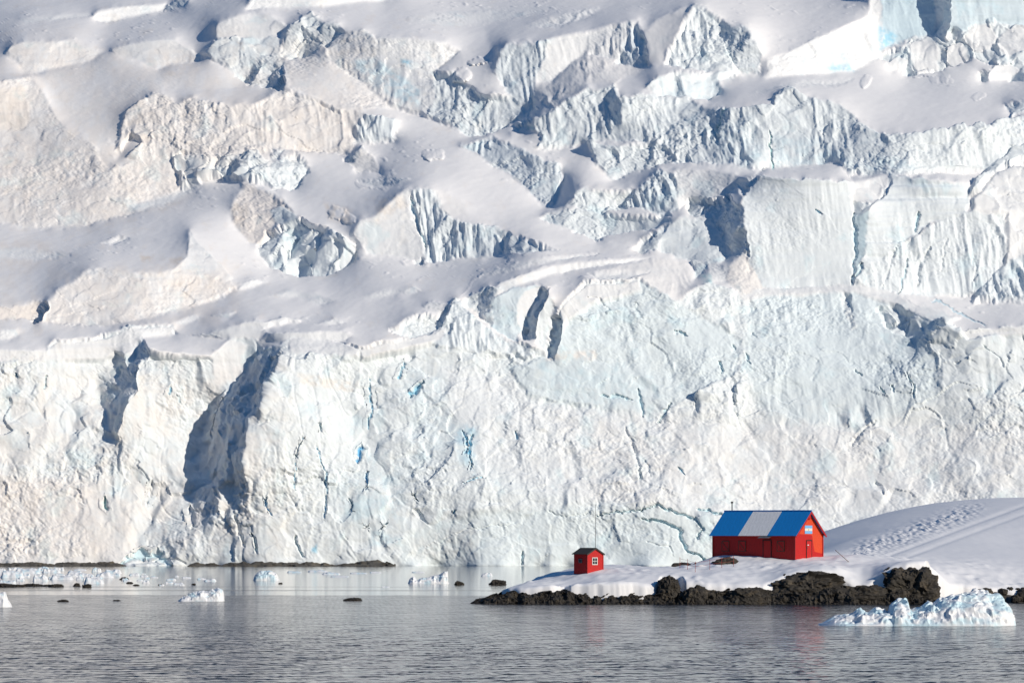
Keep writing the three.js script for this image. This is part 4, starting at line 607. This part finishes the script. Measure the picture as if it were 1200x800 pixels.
  for (const s of [-1, 1]) { const g = box(.05, .17, slope + ov + .02, 0, 0, 0); g.translate(0, -.1, (slope + ov) / 2); const m = part(hut, 'barge_board', g, M.trim); m.rotation.order = 'YXZ'; m.rotation.set(ang, s < 0 ? Math.PI : 0, 0); m.position.set(-.33, H + RH + .04, W / 2); }
  for (const z of [-.012, W + .012]) part(hut, 'fascia', box(L + .6, .12, .03, L / 2, H - .06, z), M.trim);
  for (const [x, z] of [[-.01, -.01], [-.01, W + .01], [L + .01, -.01]]) part(hut, 'corner_board', box(.12, H - y0, .12, x, (H + y0) / 2, z), M.trim);
  // gable: door, plaque, ventilator box, step
  const door = new THREE.Group(); door.name = 'door'; hut.add(door); door.position.set(0, 0, W * .5);
  part(door, 'frame', merge([box(.06, 2.0, .07, -.03, 1.05, -.44), box(.06, 2.0, .07, -.03, 1.05, .44), box(.06, .08, .95, -.03, 2.09, 0)]), M.black);
  part(door, 'leaf', box(.05, 1.95, .80, -.02, 1.03, 0), M.red); part(door, 'handle', box(.05, .16, .05, -.06, 1.35, -.3), M.metal); part(door, 'hasp', box(.03, .1, .22, -.055, 1.62, -.2), M.offwhite);
  part(hut, 'step', box(.5, .32, .9, -.3, -.18, W * .44), M.black);
  const plq = new THREE.Group(); plq.name = 'flag_sign'; hut.add(plq); plq.position.set(-.02, H + .42, W * .48); plq.userData.label = 'flag painted sky blue, white, sky blue';
  for (let i = 0; i < 3; i++) part(plq, 'stripe', box(.04, .29, 1.25, 0, (1 - i) * .27, 0), i === 1 ? M.offwhite : M.sky); { const e = new THREE.CylinderGeometry(.085, .085, .02, 16); e.rotateZ(Math.PI / 2); e.translate(-.025, 0, 0); part(plq, 'sun_emblem', e, M.gold); }
  part(hut, 'ventilator', box(.16, .34, .26, -.08, H + 1.62, W * .5), M.red);
  // long wall: door with little awning, shuttered windows
  const d2 = new THREE.Group(); d2.name = 'door'; hut.add(d2); d2.position.set(3.45, 0, 0); part(d2, 'frame', merge([box(.08, 2.1, .06, -.5, 1.05, -.03), box(.08, 2.1, .06, .5, 1.05, -.03), box(1.08, .08, .06, 0, 2.14, -.03)]), M.black); part(d2, 'leaf', box(.9, 2.05, .04, 0, 1.03, -.02), M.red);
  { const g = box(1.35, .05, .8, 0, 0, -.4); g.rotateX(-.28); g.translate(3.45, H - .2, 0); part(hut, 'awning', g, M.metal); }
  for (const x of [1.75, 6.6, 8.7]) { const s = new THREE.Group(); s.name = 'shutter'; hut.add(s); s.position.set(x, 1.5, -.01); part(s, 'leaf', box(.86, .96, .04, 0, 0, -.02), M.red); part(s, 'frame', merge([box(.94, .06, .05, 0, .5, -.03), box(.94, .06, .05, 0, -.5, -.03), box(.06, .94, .05, -.44, 0, -.03), box(.06, .94, .05, .44, 0, -.03)]), M.wood); const b = box(1.15, .05, .03, 0, 0, -.05); b.rotateZ(.8); part(s, 'brace', b, M.wood); }
  // chimney pipe
  const ch = new THREE.Group(); ch.name = 'chimney'; hut.add(ch); ch.position.set(L - .55, H + RH, W / 2 + .1); { const g = new THREE.CylinderGeometry(.055, .055, 1.0, 12); g.translate(0, .42, 0); part(ch, 'pipe', g, M.black); const c = new THREE.CylinderGeometry(.13, .13, .16, 12); c.translate(0, .95, 0); part(ch, 'cap', c, M.black); }
  addThing(hut, 'hut', 'long red wooden hut with a blue and white striped metal roof', 'hut');
}
{ // little hut with radio mast
  const a = 47 * Math.PI / 180, L = 1.95, W = 2.15, H = 2.0, RH = .55, D0 = 424.4;
  const h = new THREE.Group(); h.position.set(xAt(688.5, D0), hAt(672.5, D0), -D0);
  const ux = new THREE.Vector3(-Math.cos(a), 0, -Math.sin(a)), uz = new THREE.Vector3(Math.sin(a), 0, -Math.cos(a)); h.quaternion.setFromRotationMatrix(new THREE.Matrix4().makeBasis(ux, new THREE.Vector3(0, 1, 0), uz));
  const gab = (z) => H + RH * (1 - Math.abs(z - W / 2) / (W / 2)), y0 = -.7, tg = (g, x) => { g.rotateY(-Math.PI / 2); g.translate(x, 0, 0); return g; };
  part(h, 'wall', boards(L, .16, .04, () => H, () => y0), M.red); part(h, 'wall', (() => { const g = boards(L, .16, .04, () => H, () => y0); g.translate(0, 0, W - .04); return g; })(), M.red);
  part(h, 'gable_wall', tg(boards(W, .16, .04, gab, () => y0), .04), M.red); part(h, 'gable_wall', tg(boards(W, .16, .04, gab, () => y0), L), M.red); part(h, 'inner_wall', box(L - .1, H - y0 - .05, W - .1, L / 2, (H + y0) / 2 - .03, W / 2), M.red);
  const sl = Math.hypot(W / 2, RH), ang = Math.atan2(RH, W / 2), ov = .16;
  for (const s of [-1, 1]) { const g = box(L + .3, .05, sl + ov, L / 2, 0, 0); g.translate(-L / 2, .045, (sl + ov) / 2); const m = part(h, 'roof_slope', g, M.roofdark); m.rotation.order = 'YXZ'; m.rotation.set(ang, s < 0 ? Math.PI : 0, 0); m.position.set(L / 2, H + RH + (s < 0 ? .004 : 0), W / 2);
    const b = box(.04, .1, sl + ov, 0, -.03, (sl + ov) / 2), e = part(h, 'barge_board', b, M.roofdark); e.rotation.order = 'YXZ'; e.rotation.set(ang, s < 0 ? Math.PI : 0, 0); e.position.set(-.13, H + RH, W / 2); }
  for (const z of [-.006, W + .006]) part(h, 'corner_board', box(.09, H - y0, .09, -.006, (H + y0) / 2 - .02, z), M.trim);
  windowSet(h, -.002, 1.28, W * .46, .74, .74, 2, 2, M.offwhite, -Math.PI / 2); windowSet(h, L * .5, 1.3, -.002, .5, .42, 1, 1, M.metal, Math.PI);
  addThing(h, 'shed', 'tiny red square hut with dark pitched roof and white framed window', 'shed');
  const mast = new THREE.Group(); mast.position.set(xAt(698, 427), hAt(667, 427), -427.6); { const g = new THREE.CylinderGeometry(.018, .035, 6.6, 8); g.translate(0, 3.1, 0); part(mast, 'pole', g, M.metal); const b = new THREE.CylinderGeometry(.06, .06, .3, 10); b.translate(0, .1, 0); part(mast, 'foot', b, M.metal); const t = new THREE.SphereGeometry(.035, 8, 6); t.translate(0, 6.42, 0); part(mast, 'tip', t, M.metal); }
  addThing(mast, 'radio_mast', 'thin tall whip mast standing behind the tiny red hut', 'mast');
}
{ // rope fence on posts
  const f = new THREE.Group(); const P = [[797, 427], [806, 425.4], [815, 424], [832, 425], [846, 425.6], [860, 426]].map(([px, D]) => new THREE.Vector3(xAt(px, D), islandSnow.h(xAt(px, D), D), -D)); f.position.copy(P[0]);
  P.forEach((p) => { const g = new THREE.CylinderGeometry(.022, .026, 1.35, 6); g.translate(p.x - P[0].x, p.y - P[0].y + .4, p.z - P[0].z); part(f, 'post', g, M.line); });
  for (const hgt of [.55, .95]) for (let i = 1; i < P.length; i++) { const a = P[i - 1], b = P[i], mid = a.clone().lerp(b, .5); mid.y -= .06; const c = new THREE.QuadraticBezierCurve3(...[a, mid, b].map((v) => v.clone().sub(P[0]).add(new THREE.Vector3(0, hgt, 0)))); part(f, 'rope', new THREE.TubeGeometry(c, 8, .011, 5), M.line); }
  addThing(f, 'rope_fence', 'thin red rope fence on posts in the snow between the huts', 'fence');
  const st = new THREE.Group(); const D = 425.5, x = xAt(995, D), y = islandSnow.h(x, D); st.position.set(x, y, -D); const g = new THREE.CylinderGeometry(.03, .035, 1.9, 6); g.translate(0, .8, 0); g.rotateZ(.85); part(st, 'shaft', g, M.wood); const e = new THREE.CylinderGeometry(.045, .045, .07, 6); e.translate(0, 1.74, 0); e.rotateZ(.85); part(st, 'knob', e, M.wood); addThing(st, 'stake', 'leaning brown wooden stake in the snow beside the hut gable', 'stake');
}
// ---------------------------------------------------------------- ice afloat
const iceMat = new THREE.MeshPhysicalMaterial({ vertexColors: true, roughness: .5, ior: 1.31 });
// a floating piece: outline (photo columns -> rows) at the distance of its water line
function berg(pyWater, prof, deep, seed, o = {}) {
  const D = wd(pyWater) + deep * .35, s = D / F, xs = prof.map((p) => p[0]), x0 = Math.min(...xs), x1 = Math.max(...xs), cx = (x0 + x1) / 2, nu = o.nu ?? 60, nv = o.nv ?? 28, p = [], c = [], idx = [], w = nu + 1, wid = (x1 - x0) * s, sc = o.sc ?? 1;
  for (let j = 0; j <= nv; j++) for (let i = 0; i <= nu; i++) {
    const u = i / nu, v = j / nv * 2 - 1, px = mix(x0, x1, u), top = Math.max(0, (pyWater - interp(prof, px)) * s);
    const ends = Math.sqrt(clamp(Math.min(u, 1 - u) * 7)), half = deep * .5 * (.55 + .45 * ends), vv = v * 1.08 + .06 * noise(u * 4, seed, 1);
    const dome = Math.pow(clamp(1 - Math.pow(Math.abs(vv), o.flat ?? 3)), .6), ridge = 1 - .35 * clamp(Math.abs(v - .15));
    let x = (px - cx) * s, z = v * half, h = top * dome * ridge - .35 * (1 - dome) - .25 * (1 - ends);
    const a = clamp(h / .3), q = facet(x * .8 / sc + seed, h / sc, z * .8 / sc, .15), q2 = facet(x * 2.4 / sc, h * 2.4 / sc + seed, z * 2.4 / sc, .2), b = billow(x * 1.2 / sc, h * 1.2 / sc, z * 1.2 / sc + seed, 3) - .3;
    const am = Math.min(1, top * .9 / sc) * sc; const hb = h; h += a * am * (.22 * q + .10 * q2 + .22 * b); if (hb > .05 && h < .08) h = .08 + .4 * hb; z -= a * am * (.22 * q + .10 * q2); x += a * am * .08 * q2;
    p.push(x, h, -z); const bl = sstep(.0, .35, fbm(x * .5 / sc + seed, h * .9 / sc, z * .5, 3, .6) + (o.blue ?? 0)), g = 1 + .05 * noise(x * 3, h * 3, z * 3);
    c.push(mix(.86, .50, bl * .7) * g, mix(.865, .73, bl * .7) * g, mix(.87, .82, bl * .7) * g);
  }
  for (let j = 0; j < nv; j++) for (let i = 0; i < nu; i++) { const k = j * w + i; idx.push(k, k + 1, k + w, k + 1, k + w + 1, k + w); }
  const g = new THREE.BufferGeometry(); g.setAttribute('position', new THREE.Float32BufferAttribute(p, 3)); g.setAttribute('color', new THREE.Float32BufferAttribute(c, 3)); g.setIndex(idx); g.computeVertexNormals();
  const m = new THREE.Mesh(g, iceMat); m.position.set((cx - 600) * s, 0, -D); return m;
}
addThing(berg(733, [[955, 733], [962, 729], [985, 721], [998, 719], [1008, 713], [1016, 718], [1030, 714], [1042, 719], [1046, 706], [1054, 702], [1063, 705], [1067, 717], [1078, 713], [1088, 705], [1094, 708], [1104, 700], [1122, 696], [1140, 693], [1152, 692], [1162, 697], [1172, 696], [1181, 703], [1186, 714], [1190, 733]], 7.5, 2.5, { nu: 340, nv: 130, flat: 3.5, sc: 1.0, blue: .12 }), 'iceberg', 'large jagged white and blue iceberg floating before the capped boulder', 'iceberg');
addThing(berg(704.5, [[206, 704], [214, 699], [226, 694], [236, 691], [244, 693], [250, 690], [256, 688], [261, 690], [263, 704]], 2.6, 6.1, { nu: 110, nv: 40, sc: .6 }), 'iceberg', 'small white and blue iceberg alone on open water off the ice front', 'iceberg');
addThing(berg(711.5, [[-30, 706], [-12, 697], [0, 694], [5, 692], [8, 700], [13, 708], [14, 712]], 2.6, 9.4, { nu: 80, nv: 32, sc: .6 }), 'iceberg', 'white ice lump cut by the picture edge on ruffled water', 'iceberg');
addThing(berg(683.5, [[477, 683], [481, 676], [485, 675], [489, 680], [494, 676], [500, 677], [508, 675], [515, 673], [521, 669], [525, 669], [522, 677], [527, 683]], 3, 12.2, { nu: 110, nv: 36, sc: .7 }), 'iceberg', 'pale low iceberg with an upturned tip between shore ledge and islet', 'iceberg');
addThing(berg(680, [[296, 679], [299, 672], [306, 669], [316, 668], [323, 671], [328, 679]], 3, 15.7, { nu: 70, nv: 30, sc: .8, blue: .1 }), 'iceberg', 'blue block of ice floating off the rock ledge', 'iceberg');
addThing(berg(675, [[563, 675], [566, 672], [571, 671], [576, 672], [578, 675]], 1.6, 18.3, { nu: 40, nv: 20, sc: .5 }), 'iceberg', 'tiny ice block floating beyond the tip of the islet', 'iceberg');
{ // brash ice: floating pieces off the ice front
  const r = rng(77), grp = 'brash ice off the glacier front';
  const kinds = []; for (let i = 0; i < 6; i++) kinds.push(null);
  const put = (px, py, wpx, hpx, label) => addThing(berg(py, [[px - wpx / 2, py], [px - wpx * .35, py - hpx * (.6 + .4 * r())], [px - wpx * .1, py - hpx * (.5 + .5 * r())], [px + wpx * .15, py - hpx * (.55 + .5 * r())], [px + wpx * .38, py - hpx * (.4 + .5 * r())], [px + wpx / 2, py]], Math.max(.8, wpx * wd(py) / F * .7), px * .37 + py, { nu: 28, nv: 16, sc: .45, blue: .02 }), 'ice_floe', label, 'ice floe', grp);
  const A = 'white lump in the drift of brash ice along the ice front';
  for (let i = 0; i < 34; i++) put(-20 + r() * 165, 668 + r() * 14 - (i % 3 ? 0 : 1), 6 + r() * 13, 2 + r() * 4, A);
  for (const [x, y, w, h] of [[14, 677, 30, 9], [32, 672, 34, 9], [47, 681, 20, 8], [8, 684, 22, 6], [110, 684, 26, 9], [122, 677, 24, 8], [132, 672, 22, 7], [72, 679, 30, 6], [90, 675, 28, 6], [60, 671, 24, 6]]) put(x, y, w, h, A);
  const B = 'flat scrap of ice drifting on the glassy water';
  for (let i = 0; i < 20; i++) put(145 + r() * 75, 672 + r() * 14, 5 + r() * 9, 1.2 + r() * 2, B);
  for (const [x, y, w, h] of [[345, 671, 20, 2], [372, 670, 26, 2.5], [388, 673, 24, 3], [398, 676, 26, 1.6], [420, 672, 24, 1.6], [440, 671, 16, 1.4], [452, 688, 12, 1], [490, 671, 18, 1.6], [246, 681, 16, 3.5], [236, 679, 12, 2.5]]) put(x, y, w, h, B);
}
// ---------------------------------------------------------------- rocks awash
const wetRock = (px0, px1, pyTop, pyW, label, group, seed) => { const D = wd(pyW) + .5; boulder('rock_awash', label, px0, px1, pyTop + (pyW - pyTop) * .3, pyW + (pyW - pyTop) * .6, D, { seed, det: 10, deep: (px1 - px0) * D / F * .4, group, tone: 1, rough: 1.6 }); };
wetRock(402, 424, 699, 704, 'dark flat rock awash alone in the open water', undefined, 41);
wetRock(532, 544, 680, 685, 'round dark rock awash off the islet tip', undefined, 44);
wetRock(574, 593, 677.5, 685, 'wider brown rock awash just beyond the islet tip', undefined, 47);
wetRock(67, 80, 701.5, 705, 'dark rock awash with an ice scrap beside it', undefined, 52);
for (const [a, b, t, w, s] of [[132, 141, 702, 704, 51], [140, 150, 675, 679, 53], [147, 155, 681, 683.5, 54], [155, 163, 684, 686, 55], [185, 191, 683.5, 685.5, 56], [224, 229, 683, 685, 58], [85, 94, 682, 687, 59], [96, 107, 683, 688, 60], [326, 331, 682, 684, 62]]) wetRock(a, b, t, w, 'small dark rock awash near the brash ice', 'small rocks awash', s);
for (const [a, b, t, w, s] of [[-14, 18, 682, 687.5, 71], [10, 30, 684, 687.5, 72], [26, 52, 682.5, 687, 73], [46, 62, 684, 687, 75], [56, 74, 682.5, 687.5, 74]]) wetRock(a, b, t, w, 'brown weedy rock in the row in front of the brash ice', 'row of brown rocks', s);
// ledges along the foot of the glacier
function ledge(px0, px1, py, hpx, seed, label) {
  const D = 884, s = D / F, w = Math.round((px1 - px0) / 1.1), p = [], c = [], idx = [], rows = 12;
  for (let j = 0; j < rows; j++) for (let i = 0; i <= w; i++) { const u = i / w, x = (mix(px0, px1, u) - 600) * s, t = j / (rows - 1), e = Math.sqrt(clamp(Math.min(u, 1 - u) * 9)), top = hpx * s * e * (.65 + .6 * noise(x * .12, seed, 0) + .25 * noise(x * .5, seed, 4)); const h = mix(-.5, Math.max(-.3, top), Math.pow(t, .55)), q = facet(x * .5, h, t * 6 + seed, .15), q2 = facet(x * 1.3, h * 2, t * 9 + seed, .15); p.push(x, h + .3 * q + .15 * q2, -(D + t * 12 - .7 * q)); const k = (.06 + .03 * fbm(x * .3, h, seed, 3)), li = sstep(.0, .4, fbm(x * .4, h * 1.5, seed + 5, 3)); c.push(k * 1.15 + .05 * li, k + .038 * li, k * .8 + .018 * li); }
  for (let j = 0; j < rows - 1; j++) for (let i = 0; i < w; i++) { const k = j * (w + 1) + i; idx.push(k, k + 1, k + w + 1, k + 1, k + w + 2, k + w + 1); }
  const g = new THREE.BufferGeometry(); g.setAttribute('position', new THREE.Float32BufferAttribute(p, 3)); g.setAttribute('color', new THREE.Float32BufferAttribute(c, 3)); g.setIndex(idx); g.computeVertexNormals(); addThing(new THREE.Mesh(g, rockMat), 'rock_ledge', label, 'rock');
}
ledge(-40, 142, 664, 6, 3, 'thin dark rock ledge under the ice front behind the brash ice');
ledge(217, 292, 664, 6, 7, 'dark rock ledge under the ice front beside the white ice lens');
ledge(284, 350, 664, 6.5, 9, 'middle brown rock ledge under the ice front below the blue cracks');
ledge(342, 462, 664, 6, 13, 'long brown rock ledge tapering out along the foot of the ice front');
{ // stones of the beach by the snow hill
  const r = rng(31); for (let i = 0; i < 46; i++) { const px = 1128 + r() * 100, D = 424.6 + r() * 4 - (px < 1145 ? -1.5 : 0), x = xAt(px, D), sz = .22 + r() * r() * .75; const m = new THREE.Mesh(rockGeo(sz * (.8 + .5 * r()), sz * (.5 + .3 * r()), sz * .8, i * 3.1, 5, .6 + r() * 1.3), rockMat); m.position.set(x, mix(.05, 1.35, (D - 424.6) / 4.2) + .05, -D); m.rotation.y = r() * 6; addThing(m, 'beach_stone', 'dark stone on the beach below the snow hill behind the iceberg', 'stone', 'stones of the small beach'); }
  const g = new THREE.PlaneGeometry(34, 8, 120, 30); g.rotateX(-Math.PI / 2); const P = g.attributes.position, c = []; for (let i = 0; i < P.count; i++) { const x = P.getX(i), z = P.getZ(i); P.setY(i, -z * .30 + .25 * fbm(x * .9, z * .9, 4, 3)); const k = .05 + .03 * noise(x * 3, z * 3, 1); c.push(k * 1.1, k, k * .85); } g.setAttribute('color', new THREE.Float32BufferAttribute(c, 3)); g.computeVertexNormals(); const m = new THREE.Mesh(g, rockMat); m.position.set(xAt(1128, 427) + 17, .6, -427.2); addSetting(m, 'beach', 'strip of dark stony beach below the snow hill');
}

renderer.render(scene, camera);
